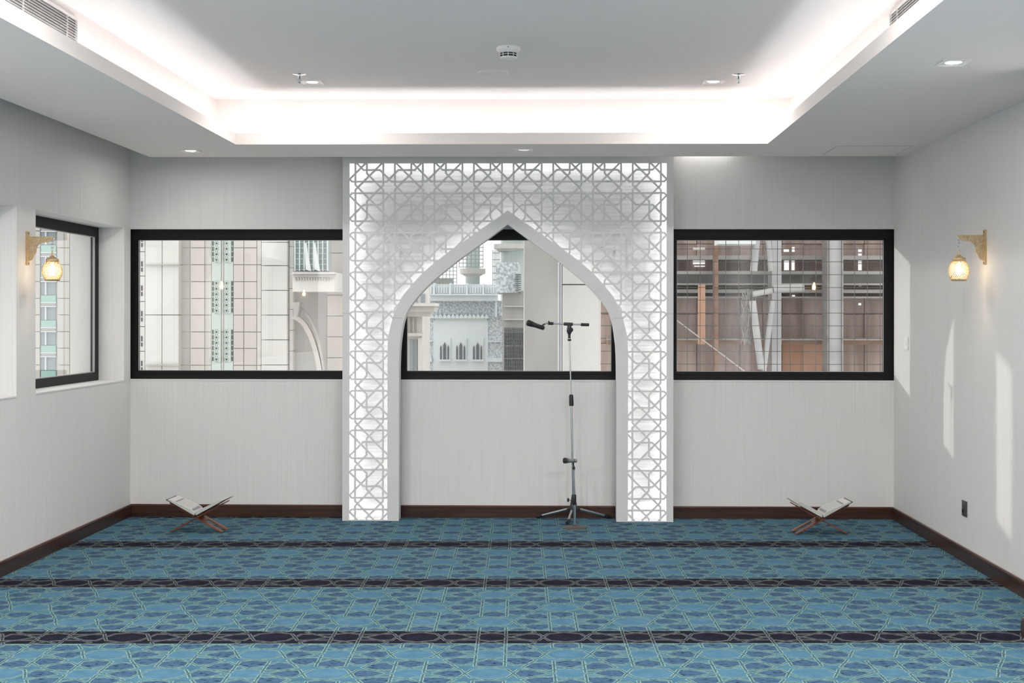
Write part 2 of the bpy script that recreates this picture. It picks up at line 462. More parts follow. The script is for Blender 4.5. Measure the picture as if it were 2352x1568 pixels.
struct(b.build('wall_right', 'paper'))
struct(MB().box(XO, XR + .3, YF - .25, YF, -.02, ZT).build('wall_front', 'paper'))

# baseboards: body with a lighter bead on top
def baseboard(name, x0, x1, y0, y1):
    o = struct(MB().box(x0, x1, y0, y1, 0, .072).build(name, 'skirt'))
    t = .003
    MB().bbox(x0 + (t if x1 - x0 < .1 else 0), x1 - (t if x1 - x0 < .1 else 0), y0 + (t if y1 - y0 < .1 else 0), y1 - (t if y1 - y0 < .1 else 0), .072, .087, .003).build('bead', 'skirt_top', o)
    return o
baseboard('baseboard_back', XL + .017, XR - .017, YB - .016, YB)
baseboard('baseboard_left', XL, XL + .017, YF, YB)
baseboard('baseboard_right', XR - .017, XR, 5.945, YB)
baseboard('baseboard_pier', 2.104, 2.122, 4.6, 5.948)
baseboard('baseboard_pier_end', 2.122, XR - .017, 5.93, 5.948)

# windows: black frames, glass panes, pale sills and reveals
def window_back(n, x0, x1, gx0, gx1, sill=True):
    y = YB + .05; g = .036
    f = MB()
    f.box(x0, x1, y, y + .040, WZ0 + .004, 1.048); f.box(x0, x1, y, y + .040, 1.997, WZ1)
    f.box(x0, gx0, y, y + .040, 1.048, 1.997); f.box(gx1, x1, y, y + .040, 1.048, 1.997)
    o = struct(f.build('window_%d' % n, 'frame'))
    s = MB(); t = .006      # stepped inner bead
    s.box(gx0 - .018, gx1 + .018, y - .012, y, 1.030, 1.040); s.box(gx0 - .018, gx1 + .018, y - .012, y, 2.005, 2.015)
    s.box(gx0 - .018, gx0 - .008, y - .012, y, 1.040, 2.005); s.box(gx1 + .008, gx1 + .018, y - .012, y, 1.040, 2.005)
    s.build('bead', 'frame', o)
    k = MB(); q = .0035
    k.box(gx0, gx1, y + .004, y + .014, 1.048, 1.048 + q); k.box(gx0, gx1, y + .004, y + .014, 1.997 - q, 1.997)
    k.box(gx0, gx0 + q, y + .004, y + .014, 1.048, 1.997); k.box(gx1 - q, gx1, y + .004, y + .014, 1.048, 1.997)
    k.build('gasket', 'gasket', o)
    MB().add([(gx0, y + .022, 1.048), (gx1, y + .022, 1.048), (gx1, y + .022, 1.997), (gx0, y + .022, 1.997)], [(0, 1, 2, 3)]).build('pane', 'glass', o)
    MB().box(max(x0, XL), min(x1, XR), YB - .004, y, WZ0 - .004, WZ0 + .004).build('sill', 'white', o)
    return o
window_back(1, BW[0][0], BW[0][1], -3.034, -1.500)
window_back(2, BW[1][0], BW[1][1], -1.076, 0.404)
window_back(3, BW[2][0], BW[2][1], 0.873, 2.360)

def window_left(n, y0, y1):
    x = -3.258; f = MB()
    f.box(x - .036, x, y0, y1, WZ0 + .004, 1.046); f.box(x - .036, x, y0, y1, 2.005, WZ1)
    f.box(x - .036, x, y0, y0 + .062, 1.046, 2.005); f.box(x - .036, x, y1 - .062, y1, 1.046, 2.005)
    o = struct(f.build('window_%d' % n, 'frame'))
    k = MB(); q = .005; a, c = y0 + .062, y1 - .062
    k.box(x - .02, x - .004, a, c, 1.046, 1.046 + q); k.box(x - .02, x - .004, a, c, 2.005 - q, 2.005)
    k.box(x - .02, x - .004, a, a + q, 1.046, 2.005); k.box(x - .02, x - .004, c - q, c, 1.046, 2.005)
    k.build('gasket', 'gasket', o)
    MB().add([(x - .022, a, 1.046), (x - .022, c, 1.046), (x - .022, c, 2.005), (x - .022, a, 2.005)], [(0, 1, 2, 3)]).build('pane', 'glass', o)
    MB().box(x, XL + .004, y0, y1, WZ0 - .004, WZ0 + .004).build('sill', 'white', o)
for i, (a, c) in enumerate(LW): window_left(4 + i, a, c)

# ------------------------------------------------------------------ ceiling with lit tray
b = MB(); t = .03
SX0, SY1 = -2.850, 9.118
b.box(SX0, TX0, YF, SY1, ZS, ZS + t); b.box(TX1, XR, YF, SY1, ZS, ZS + t)
b.box(TX0, TX1, TY1, SY1, ZS, ZS + t); b.box(TX0, TX1, YF, TY0, ZS, ZS + t)
lt = .016; LZ = 2.633                                   # upstand along the edge of the tray
b.box(TX0 - lt, TX0, TY0 - lt, TY1 + lt, ZS + t, LZ); b.box(TX1, TX1 + lt, TY0 - lt, TY1 + lt, ZS + t, LZ)
b.box(TX0, TX1, TY1, TY1 + lt, ZS + t, LZ); b.box(TX0, TX1, TY0 - lt, TY0, ZS + t, LZ)
cx0, cx1, cy0, cy1 = TX0 - COV, TX1 + COV, TY0 - COV, TY1 + COV
b.box(cx0 - .05, cx0, cy0 - .05, cy1 + .05, ZS + t, ZT); b.box(cx1, cx1 + .05, cy0 - .05, cy1 + .05, ZS + t, ZT)
b.box(cx0, cx1, cy1, cy1 + .05, ZS + t, ZT); b.box(cx0, cx1, cy0 - .05, cy0, ZS + t, ZT)
b.box(cx0, cx1, cy0, cy1, ZH, ZT)
b.box(SX0, SX0 + .03, YF, SY1, ZS + t, ZT); b.box(SX0 + .03, XR, SY1 - .03, SY1, ZS + t, ZT)   # curtain pocket
struct(b.build('ceiling', 'ceil'))
struct(MB().box(XO, XR + .3, YF - .25, YO, ZT, ZT + .2).build('ceiling', 'ceil'))
def led(x0, x1, y0, y1, lab):
    o = MB().box(x0, x1, y0, y1, ZS + t + .001, ZS + t + .009).build('led_strip', 'led')
    tag(o, lab, 'light strip', 'hidden cove light strips')
e = .056; w = .006
led(TX0 - e - w, TX0 - e, TY0, TY1, 'glowing white light strip hidden along the left ceiling cove')
led(TX1 + e, TX1 + e + w, TY0, TY1, 'glowing white light strip hidden along the right ceiling cove')
led(TX0, TX1, TY1 + e, TY1 + e + w, 'glowing white light strip hidden along the far ceiling cove')
led(TX0, TX1, TY0 - e - w, TY0 - e, 'glowing white light strip hidden along the near ceiling cove')

# access panel flush in the soffit, outlined by a hairline gap
p = thing('access_panel', 'flush white ceiling access hatch near the right wall corner', 'hatch', (2.085, 8.80, ZS))
MB().box(-.245, .245, -.215, .215, -.0015, 0).build('door', 'ceil', p)
g = MB(); q = .004
g.box(-.249, .249, -.219, -.215, -.0008, 0); g.box(-.249, .249, .215, .219, -.0008, 0)
g.box(-.249, -.245, -.215, .215, -.0008, 0); g.box(.245, .249, -.215, .215, -.0008, 0)
g.build('gap', 'grey', p)

# square downlights
def downlight(x, y, z, label, lit=True, power=NEAR):
    o = thing('downlight', label, 'downlight', (x, y, z), 0, 'square recessed downlights')
    a, i = .064, .047
    m = MB()
    R = [(-1, -1), (1, -1), (1, 1), (-1, 1)]
    lv = [(a, 0), (a, -.006), (a - .005, -.007), (i, -.0015)]
    vs = [(sx * r, sy * r, zz) for r, zz in lv for sx, sy in R]
    m.add(vs, [(k * 4 + j, k * 4 + (j + 1) % 4, k * 4 + 4 + (j + 1) % 4, k * 4 + 4 + j) for k in range(len(lv) - 1) for j in range(4)])
    m.add([(sx * i, sy * i, -.0015) for sx, sy in R], [(0, 1, 2, 3)])
    m.build('trim', 'trim', o)
    MB().lathe([(0.0001, -.0028), (.030, -.0028), (.036, -.0015)], 28).build('lens', 'lamp_face' if lit else 'lamp_dim', o)
    if lit:
        ld = bpy.data.lights.new('downlight_beam', 'AREA'); ld.shape = 'DISK'; ld.size = .07; ld.energy = power
        ld.color = (1.0, 0.976, 0.95)
        lo = bpy.data.objects.new('downlight_beam', ld); C.objects.link(lo); lo.parent = o; lo.location = (0, 0, -.02)
    return o
downlight(-1.495, 7.985, ZH, 'lit square downlight in the raised ceiling beside the left sprinkler')
downlight(.963, 8.0, ZH, 'lit square downlight in the raised ceiling beside the right sprinkler')
downlight(-2.462, 8.76, ZS, 'lit square downlight in the lowered ceiling near the left back corner', power=3.0)
downlight(1.745, 5.77, ZS, 'lit square downlight in the lowered ceiling above the right wall lamp', power=11.0)
downlight(-.214, 8.745, ZS, 'dim square downlight in the lowered ceiling above the pierced screen', lit=False)
for x, y, z, lab, pw in [(-1.495, 4.6, ZH, 'left near', FILL_MID), (.963, 4.6, ZH, 'right near', FILL_MID), (-1.495, 1.4, ZH, 'left rear', FILL_FAR), (.963, 1.4, ZH, 'right rear', FILL_FAR),  # unseen fixtures added to fill the room with light
                     (-2.462, 5.0, ZS, 'left side', FILL_MID), (-2.462, 1.5, ZS, 'left rear side', FILL_FAR), (1.745, 2.0, ZS, 'right rear side', FILL_FAR)]:
    downlight(x, y, z, 'lit square downlight added out of view as fill light in the %s of the ceiling' % lab, power=pw)

# sprinklers
def sprinkler(x, y, label):
    o = thing('sprinkler', label, 'sprinkler', (x, y, ZH), 0, 'ceiling sprinklers')
    MB().lathe([(.0001, -.003), (.022, -.004), (.037, -.0015), (.040, 0)], 28).build('escutcheon', 'chrome', o)
    MB().lathe([(.010, -.002), (.010, -.014), (.007, -.016), (.007, -.026), (.0001, -.027)], 14).build('body', 'chrome', o)
    m = MB()
    for s in (-1, 1): m.tube([(s * .006, 0, -.024), (s * .010, 0, -.034), (s * .006, 0, -.046), (0, 0, -.050)], .0022, 6)
    m.build('yoke', 'chrome', o)
    MB().tube([(0, 0, -.025), (0, 0, -.048)], .0018, 8).build('bulb', 'grey', o)
    MB().lathe([(.0001, -.050), (.013, -.051), (.014, -.0525), (.0001, -.0535)], 14).build('deflector', 'chrome', o)
sprinkler(-1.523, 7.73, 'chrome ceiling sprinkler beside the left raised downlight')
sprinkler(1.085, 7.77, 'chrome ceiling sprinkler beside the right raised downlight')

# loudspeaker grille and smoke detector
o = thing('ceiling_speaker', 'round white flush ceiling loudspeaker behind the smoke detector', 'speaker', (-.368, 7.69, ZH))
MB().lathe([(.083, -.0015), (.085, -.005), (.091, -.004), (.092, 0)], 48).build('rim', 'trim', o)
MB().lathe([(.0001, -.003), (.083, -.002)], 48).build('grille', 'grille', o)
o = thing('smoke_detector', 'white round smoke detector with dark slots on the raised ceiling', 'smoke detector', (-.253, 6.97, ZH))
MB().lathe([(.062, 0), (.0645, -.006), (.0635, -.018), (.058, -.022), (.053, -.024), (.051, -.030)], 40).build('base', 'trim', o)
MB().lathe([(.046, -.030), (.045, -.053)], 40).build('chamber', 'slot', o)
m = MB()
for z in (-.031, -.041, -.052): m.lathe([(.050 - (abs(z) - .03) * .25, z), (.050 - (abs(z) - .03) * .25, z - .0028), (.045, z - .0028), (.045, z)], 40)
for k in range(10):
    a = 2 * PI * k / 10 - PI / 2
    m.tube([(.049 * math.cos(a), .049 * math.sin(a), -.028), (.046 * math.cos(a), .046 * math.sin(a), -.055)], .002, 6)
m.build('cage', 'trim', o)
MB().lathe([(.046, -.054), (.044, -.060), (.034, -.062), (.0001, -.062)], 40).build('cap', 'trim', o)
MB().lathe([(.0001, -.002), (.003, -.001), (.003, .002)], 10, (0, -.0645, -.012)).build('indicator', 'slot', o)

# air grilles on the cove walls, slat by slat
def air_grille(x, s, y0, y1, label):
    o = thing('air_grille', label, 'air vent', (x, 0, 0), 0, 'linear air grilles')
    z0, z1 = 2.690, 2.838
    m = MB(); d = s * .012
    m.box(0, d, y0, y1, z1 - .010, z1); m.box(0, d, y0, y1, z0, z0 + .010)
    m.box(0, d, y1 - .008, y1, z0 + .010, z1 - .010); m.box(0, d, y0, y0 + .008, z0 + .010, z1 - .010)
    m.build('frame', 'grille', o)
    MB().box(0, s * .001, y0 + .008, y1 - .008, z0 + .01, z1 - .01).build('backing', 'grey', o)
    sl = MB().add([(0, y0 + .008, 0), (0, y1 - .008, 0), (s * .012, y1 - .008, -.008), (s * .012, y0 + .008, -.008),
                   (0, y0 + .008, .002), (0, y1 - .008, .002), (s * .012, y1 - .008, -.006), (s * .012, y0 + .008, -.006)],
                  [(0, 1, 2, 3), (4, 7, 6, 5), (0, 4, 5, 1), (1, 5, 6, 2), (2, 6, 7, 3), (3, 7, 4, 0)]).build('slat', 'grille', o, (0, 0, z1 - .020))
    for k in range(1, 10):
        c = sl.copy(); C.objects.link(c); c.parent = o; c.location = (0, 0, z1 - .020 - k * .0128)
    st = MB().box(s * .002, s * .010, -.0015, .0015, z0 + .01, z1 - .01).build('stay', 'grille', o, (0, y1 - .12, 0))
    for k in range(1, 4):
        c = st.copy(); C.objects.link(c); c.parent = o; c.location = (0, y1 - .12 - .5 * k, 0)
air_grille(cx0, 1, 4.2, 6.09, 'white linear air grille on the left cove wall')
air_grille(cx1, -1, 4.2, 6.03, 'white linear air grille on the right cove wall')

# ------------------------------------------------------------------ pierced mihrab screen
XC, YS = -0.338, 9.205
P_ = 0.2793; Z0S = 2.355
DEP = .122
scr = thing('mihrab_screen', 'white pierced mihrab screen with a pointed arch and backlit star lattice', 'screen', (XC, YS, 0))
arch_in = smooth_line([(-.767, 1.10), (-.764, 1.19), (-.757, 1.275), (-.734, 1.411), (-.685, 1.519), (-.547, 1.676), (-.356, 1.835)], 6)
arch_in = [(-.767, 0)] + arch_in + [(0, 2.093)]
arch_out = smooth_line([(-.849, 1.16), (-.846, 1.27), (-.834, 1.345), (-.806, 1.45), (-.755, 1.567), (-.710, 1.628), (-.599, 1.752), (-.455, 1.872)], 6)
arch_out = [(-.849, .008)] + arch_out + [(0, 2.192)]
full = lambda h: h + [(-x, z) for x, z in h[:-1]][::-1]
AI, AO = full(arch_in), full(arch_out)
LX, PXW, LT, LB, PT = 1.119, 1.1675, 2.524, .008, 2.62
plate_poly = [(-PXW, 0), (-PXW, PT), (PXW, PT), (PXW, 0)] + AI[::-1]
open_poly = [(-LX, LB), (-LX, LT), (LX, LT), (LX, LB)] + AO[::-1]
units = [[(.207, 0), (.146, .061), (.146, .939), (.207, 1)], [(.793, 0), (.854, .061), (.854, .939), (.793, 1)],
         [(0, .207), (.061, .146), (.939, .146), (1, .207)], [(0, .793), (.061, .854), (.939, .854), (1, .793)],
         [(.207, 0), (1, .793)], [(0, .207), (.793, 1)],
         [(.793, 0), (.438, .355), (.438, .769), (.207, 1)], [(1, .207), (.767, .44), (.353, .44), (0, .793)]]
BARW = .0128
bars = []
for i in range(8):
    for j in range(-1, 9):
        for L in units:
            q = []
            for u, v in L:
                uu = u if i % 2 == 0 else 1 - u
                vv = v if j % 2 == 0 else 1 - v
                q.append((-LX + (i + uu) * LX / 4, Z0S - (j + vv) * P_))
            # carry ends on a little so that neighbouring cells join
            a, c = np.array(q[0]), np.array(q[1]); d = (a - c) / np.linalg.norm(a - c); q[0] = tuple(a + d * BARW * .5)
            a, c = np.array(q[-1]), np.array(q[-2]); d = (a - c) / np.linalg.norm(a - c); q[-1] = tuple(a + d * BARW * .5)
            bars += band_quads(q, BARW)
gusset = []
bars = [q for q in bars if max(p[1] for p in q) > 0 and min(p[1] for p in q) < LT + .02]
bc = np.array([np.mean(q, axis=0) for q in bars])
mxz = np.array([max(p[1] for p in q) for q in bars])
keep = []
for q in bars:
    pts = np.array(q + [tuple(np.mean(q, axis=0))] + [tuple((np.array(q[0]) * (1 - t_) + np.array(q[1]) * t_)) for t_ in (.2, .4, .6, .8)])
    if in_poly(pts, open_poly).any(): keep.append(q)
bars = keep
v, f, c = triangulate([plate_poly, open_poly] + bars, 1e-5)
inplate = in_poly(c, plate_poly); inopen = in_poly(c, open_poly)
inbar = np.zeros(len(c), bool)
for q in bars:
    lo = np.min(q, axis=0); hi = np.max(q, axis=0)
    s_ = np.where((c[:, 0] >= lo[0]) & (c[:, 0] <= hi[0]) & (c[:, 1] >= lo[1]) & (c[:, 1] <= hi[1]))[0]
    if len(s_): inbar[s_] |= in_poly(c[s_], q)
m = MB(); extrude_tris(m, v, f[inplate & ~inopen], 0, .012)
# returns: outer sides, top and the reveal of the arch
m.box(-PXW, -PXW + .012, .012, DEP, 0, PT); m.box(PXW - .012, PXW, .012, DEP, 0, PT)
m.box(-PXW + .012, PXW - .012, .012, DEP, PT - .012, PT)
m.box(-PXW + .012, -.767, .012, DEP, 0, .006); m.box(.767, PXW - .012, .012, DEP, 0, .006)
n = len(AI)
inn = [np.array(p) for p in AI]
vs = [(p[0], .012, p[1]) for p in AI] + [(p[0], DEP, p[1]) for p in AI]
m.add(vs, [(i, i + 1, n + i + 1, n + i) for i in range(n - 1)])
m.build('frame', 'plate', scr)
m = MB(); extrude_tris(m, v, f[inopen & inbar], .001, .012); m.build('lattice', 'plate', scr)
v2, f2, c2 = triangulate([plate_poly], 1e-6)
m = MB(); extrude_tris(m, v2, f2[in_poly(c2, plate_poly)], DEP - .012, DEP); m.build('back_panel', 'panel', scr)
# light strips inside the box
m = MB(); r = .005
for s in (-1, 1):
    m.box(s * (PXW - .022), s * (PXW - .014), .026, .034, .02, PT - .05)
    m.box(s * .80, s * 1.14, .030, .038, .0075, .0095)
m.box(-1.13, 1.13, .026, .034, 2.565, 2.573)
m.build('light_strip', 'led_box', scr)
m = MB()
path = [(x * 1.018, z + .022) for x, z in AI if z > .05]
path = [(-.783, .05)] + [q for q in path] + [(.783, .05)]
m.tube([(x, .034, z) for x, z in path], .004, 6); m.build('arch_light_strip', 'led_box', scr)
for s in (-1, 1):
    MB().box(s * LX, s * PXW, -.0006, .0002, 1.4645, 1.4665).build('seam', 'seam', scr)
    MB().box(s * .742, s * .815, -.0006, .0002, 1.4315, 1.4335).build('seam', 'seam', scr)

# small lamp tucked into the ceiling pocket beside the screen
o = thing('pocket_lamp', 'small lamp tucked in the ceiling pocket right of the pierced screen', 'lamp', (1.06, 9.37, 2.70))
MB().bbox(-.20, .20, -.02, .02, 0, .025, .004).build('housing', 'white', o)
MB().box(-.19, .19, -.012, .012, -.003, 0).build('tube', emit('pocket_tube', (1, .99, .97), 55.0), o)

# ------------------------------------------------------------------ microphone stands
def cyl(a, c, r, n=14): return MB().tube([a, c], r, n)
st = thing('boom_microphone_stand', 'tall chrome boom microphone stand on a tripod inside the arch', 'microphone stand', (.128, 9.215, 0))
hub = MB()
hub.lathe([(.0001, .190), (.013, .190), (.015, .175), (.018, .150), (.024, .120), (.030, .085), (.030, .066), (.0001, .062)], 18)
hub.build('hub', 'dark', st)
feet = [(-.262, .125), (.262, .140), (-.048, -.170)]
for fx, fy in feet:
    L = math.hypot(fx, fy); ux, uy = fx / L, fy / L
    lug = MB().tube([(ux * .016, uy * .016, .092), (ux * .048, uy * .048, .083)], [.013, .010], 10).build('lug', 'dark', st)
    lg = MB().tube([(ux * .040, uy * .040, .086), (ux * (L - .03), uy * (L - .03), .021)], .0085, 12).build('leg', 'steel', st)
    MB().tube([(ux * (L - .045), uy * (L - .045), .026), (ux * (L - .01), uy * (L - .01), .0155), (ux * L, uy * L, .0135)], [.0125, .0135, .011], 12).build('rubber_foot', 'black', lg)
kn = MB().tube([(-.018, -.004, .152), (-.034, -.008, .152)], .004, 8).build('clamp_screw', 'steel', st)
m = MB()
for k in range(4):
    a = PI / 4 + PI / 2 * k
    m.tube([(-.034, -.008, .152), (-.038, -.009 + .012 * math.cos(a), .152 + .014 * math.sin(a))], .006, 8)
m.tube([(-.031, -.008, .152), (-.044, -.010, .152)], .008, 10); m.build('knob', 'black', kn)
cyl((0, 0, .06), (-.016, 0, .825), .0078).build('lower_tube', 'steel', st)
m = MB().tube([(-.0158, 0, .815), (-.0158, 0, .830), (-.017, 0, .885), (-.017, 0, .895)], [.0155, .0165, .0150, .0115], 16); m.build('clutch', 'black', st)
cyl((-.0168, 0, .89), (-.031, 0, 1.292), .0052).build('upper_rod', 'steel', st)
m = MB().tube([(-.030, 0, 1.272), (-.0305, 0, 1.286)], .0130, 14); m.build('lock_ring', 'black', st)
m = MB().tube([(-.031, 0, 1.290), (-.031, 0, 1.322)], .0095, 12)
m.tube([(-.031, -.004, 1.318), (-.031, -.004, 1.340), (-.031, 0, 1.385)], [.010, .020, .014], 14); m.build('swivel', 'dark', st)
m = MB().tube([(-.020, -.016, 1.352), (-.020, -.034, 1.350)], .017, 8); m.build('tightening_knob', 'black', st)
m = MB().tube([(-.070, 0, 1.392), (-.006, 0, 1.390)], .0115, 14); m.build('boom_clamp', 'dark', st)
cyl((-.148, 0, 1.3945), (.052, 0, 1.3875), .0056).build('boom', 'steel', st)
m = MB().tube([(.050, 0, 1.3878), (.056, 0, 1.3875), (.104, 0, 1.3862), (.109, 0, 1.386)], [.0095, .0110, .0110, .0085], 14); m.build('boom_grip', 'black', st)
m = MB().tube([(-.180, 0, 1.396), (-.143, 0, 1.3945)], .0105, 12); m.tube([(-.174, 0, 1.402), (-.176, 0, 1.413)], .005, 8); m.build('adapter', 'black', st)
m = MB().tube([(-.196, 0, 1.3965), (-.180, 0, 1.396)], .0065, 10); m.build('thread', 'chrome', st)

def microphone(name, label, base, tip, r0, r1, body, group='microphones'):
    o = thing(name, label, 'microphone', base)
    T = Vector(tip); d = T.normalized(); Ln = T.length
    at = lambda t_: tuple(d * (t_ * Ln))
    MB().tube([at(0), at(.02), at(.5), at(.66)], [r1 * .86, r1, r1 * 1.06, (r0 + r1) / 2], 20).build('body', body, o)
    MB().tube([at(.22), at(.24)], r1 * 1.07, 20).build('ring', 'black', o)
    MB().tube([at(.66), at(.70), at(.84)], [(r0 + r1) / 2, r0 * .94, r0 * .97], 20).build('neck', 'slot', o)
    m = MB()
    for k in range(3):
        t_ = .69 + .05 * k; m.tube([at(t_), at(t_ + .022)], r0 * 1.0, 20)
    m.build('collar', body, o)
    MB().tube([at(.84), at(.85), at(.955), at(.985), at(1.0)], [r0 * .98, r0 * 1.06, r0 * 1.06, r0 * .92, r0 * .62], 20).build('head', 'mesh_dark', o)
    return o
o = microphone('microphone', 'dark grey microphone on the end of the tall stand boom', (-.082, 9.208, 1.362), (-.118, -.050, .040), .0205, .0155, 'dark')
m = MB().tube([(.010, 0, .030), (-.006, 0, .024), (-.012, 0, .004)], [.006, .006, .010], 10); m.build('clip', 'black', o)
sh = thing('desk_microphone_stand', 'short chrome microphone stand on a round grey base below the tall stand', 'microphone stand', (.133, 8.935, 0))
MB().lathe([(.0001, .026), (.012, .026), (.016, .020), (.060, .013), (.082, .006), (.085, .002), (.085, 0)], 36).build('base', mat('grey_cast_base', (0.11, 0.105, 0.10), .4, .6), sh)
cyl((0, 0, .018), (-.004, 0, .250), .0088).build('lower_tube', 'steel', sh)
m = MB().tube([(-.002, 0, .158), (-.003, 0, .166), (-.003, 0, .222), (-.003, 0, .230)], [.0115, .0135, .0135, .010], 14); m.build('clutch', 'black', sh)
cyl((-.003, 0, .225), (-.008, 0, .392), .0080).build('upper_tube', 'steel', sh)
m = MB().tube([(-.008, 0, .390), (-.008, 0, .400)], .0098, 14); m.build('cap', 'chrome', sh)
m = MB().tube([(-.007, 0, .400), (-.007, 0, .416)], .0098, 12); m.build('thread', 'black', sh)
m = MB().tube([(-.007, 0, .412), (-.010, 0, .432), (-.012, 0, .452)], [.0062, .0050, .0075], 10); m.build('clip', 'black', sh)
microphone('microphone', 'silver and black microphone clipped to the short stand', (.144, 8.932, .459), (-.088, -.045, .006), .0185, .0135, 'silver')

# ------------------------------------------------------------------ folding book stands with open books
def book_stand(x, y, rz, mir, label):
    o = thing('book_stand', label, 'book stand', (x, y, 0), rz, 'folding book stands')
    cz = .098
    th = .0075
    def board(sx, slot_side, front):
        """board from a foot on side -sx through the hinge to the top on side sx"""
        fo = Vector((-sx * .172, 0, .004)); hi = Vector((0, 0, cz)); d = (hi - fo).normalized()
        tp = hi + d * .215
        nrm = Vector((-d.z, 0, d.x))
        m = MB()
        def slab(t0, t1, y0, y1):
            a, c = fo + d * t0, fo + d * t1
            vs = []
            for yy in (y0, y1):
                for q, s in ((a, -1), (c, -1), (c, 1), (a, 1)):
                    vs.append(q + nrm * th * s * .5 + Vector((0, yy, 0)))
            m.add(vs, [(0, 1, 2, 3), (7, 6, 5, 4), (0, 4, 5, 1), (1, 5, 6, 2), (2, 6, 7, 3), (3, 7, 4, 0)])
        L = (hi - fo).length
        D = .075
        slab(.0, L * .72, -D, -D + .040); slab(.0, L * .72, D - .040, D)          # two legs with a slot between
        slab(L * .72, L - .012, -D, D)
        kn = [(-D, -D + .03), (-.015, .015), (D - .03, D)] if front else [(-D + .03, -.015), (.015, D - .03)]
        for a, c in kn: slab(L - .012, L + .012, a + .0005, c - .0005)            # interlocking knuckles
        slab(L + .012, L + .205, -D, D)
        return m.build('board', 'rehal', o)
    board(1, 1, True); board(-1, -1, False)
    return o
def open_book(x, y, rz, label, ribbon):
    o = thing('open_book', label, 'book', (x, y, 0), rz, 'open books')
    cz = .111; ang = math.atan2(.094, .172); D = .098
    ca, sa = math.cos(ang), math.sin(ang)
    m = MB()
    for s in (-1, 1):
        P = lambda t_, h: (s * (t_ * ca - h * sa * .999), cz + t_ * sa + h * ca)
        q = [P(.006, .0), P(.226, .0), P(.226, .0032), P(.006, .0032)]
        m.prism(q, 'y', -D - .003, D + .003)
    m.build('cover', 'cover', o)
    for s in (-1, 1):
        P = lambda t_, h: (s * (t_ * ca - h * sa), cz + t_ * sa + h * ca)
        prof = [(.010, .006), (.018, .016), (.030, .0235), (.048, .0265), (.070, .0255), (.100, .0225), (.130, .0195), (.150, .0178), (.160, .0169), (.172, .0158), (.190, .0140), (.206, .0115), (.216, .0080)]
        ys = [-D, -D + .016, D - .016, D]
        m = MB(); n = len(prof)
        vs = []
        for yy in ys:
            for t_, h in prof: X, Z = P(t_, h); vs.append((X, yy, Z))
        for j in range(3):
            for i in range(n - 1):
                mi = 0
                if j == 1:
                    if i in (8,): mi = 1
                    elif i in (2,): mi = 1
                    elif 3 <= i <= 7: mi = 2
                m.add([vs[j * n + i], vs[j * n + i + 1], vs[(j + 1) * n + i + 1], vs[(j + 1) * n + i]], [(0, 1, 2, 3)], mi)
        # block of leaves under the open page
        bot = [P(t_, .0034) for t_, h in prof]
        for yy, top in ((-D, vs[:n]), (D, vs[3 * n:])):
            for i in range(n - 1):
                m.add([top[i], top[i + 1], (bot[i + 1][0], yy, bot[i + 1][1]), (bot[i][0], yy, bot[i][1])], [(0, 1, 2, 3)], 3)
        m.add([vs[n - 1], vs[4 * n - 1], (bot[-1][0], D, bot[-1][1]), (bot[-1][0], -D, bot[-1][1])], [(0, 1, 2, 3)], 3)
        m.add([vs[0], vs[3 * n], (bot[0][0], D, bot[0][1]), (bot[0][0], -D, bot[0][1])], [(0, 1, 2, 3)], 3)
        m.build('pages', ['page', 'print', 'text', 'pagedge'], o)
    if ribbon:
        MB().tube([(.004, -D - .002, cz - .004), (.008, -D - .006, cz - .035), (.014, -D - .003, cz - .068)], .0022, 6).build('ribbon', 'ribbon', o)
book_stand(-2.392, 8.742, -.05, 1, 'reddish folding wooden book stand at the left wall side')
open_book(-2.392, 8.742, -.05, 'open white book with a dark ribbon on the left stand', True)
book_stand(1.764, 8.765, .05, -1, 'reddish folding wooden book stand at the right wall side')
open_book(1.764, 8.765, .05, 'open white book without ribbon on the right stand', False)

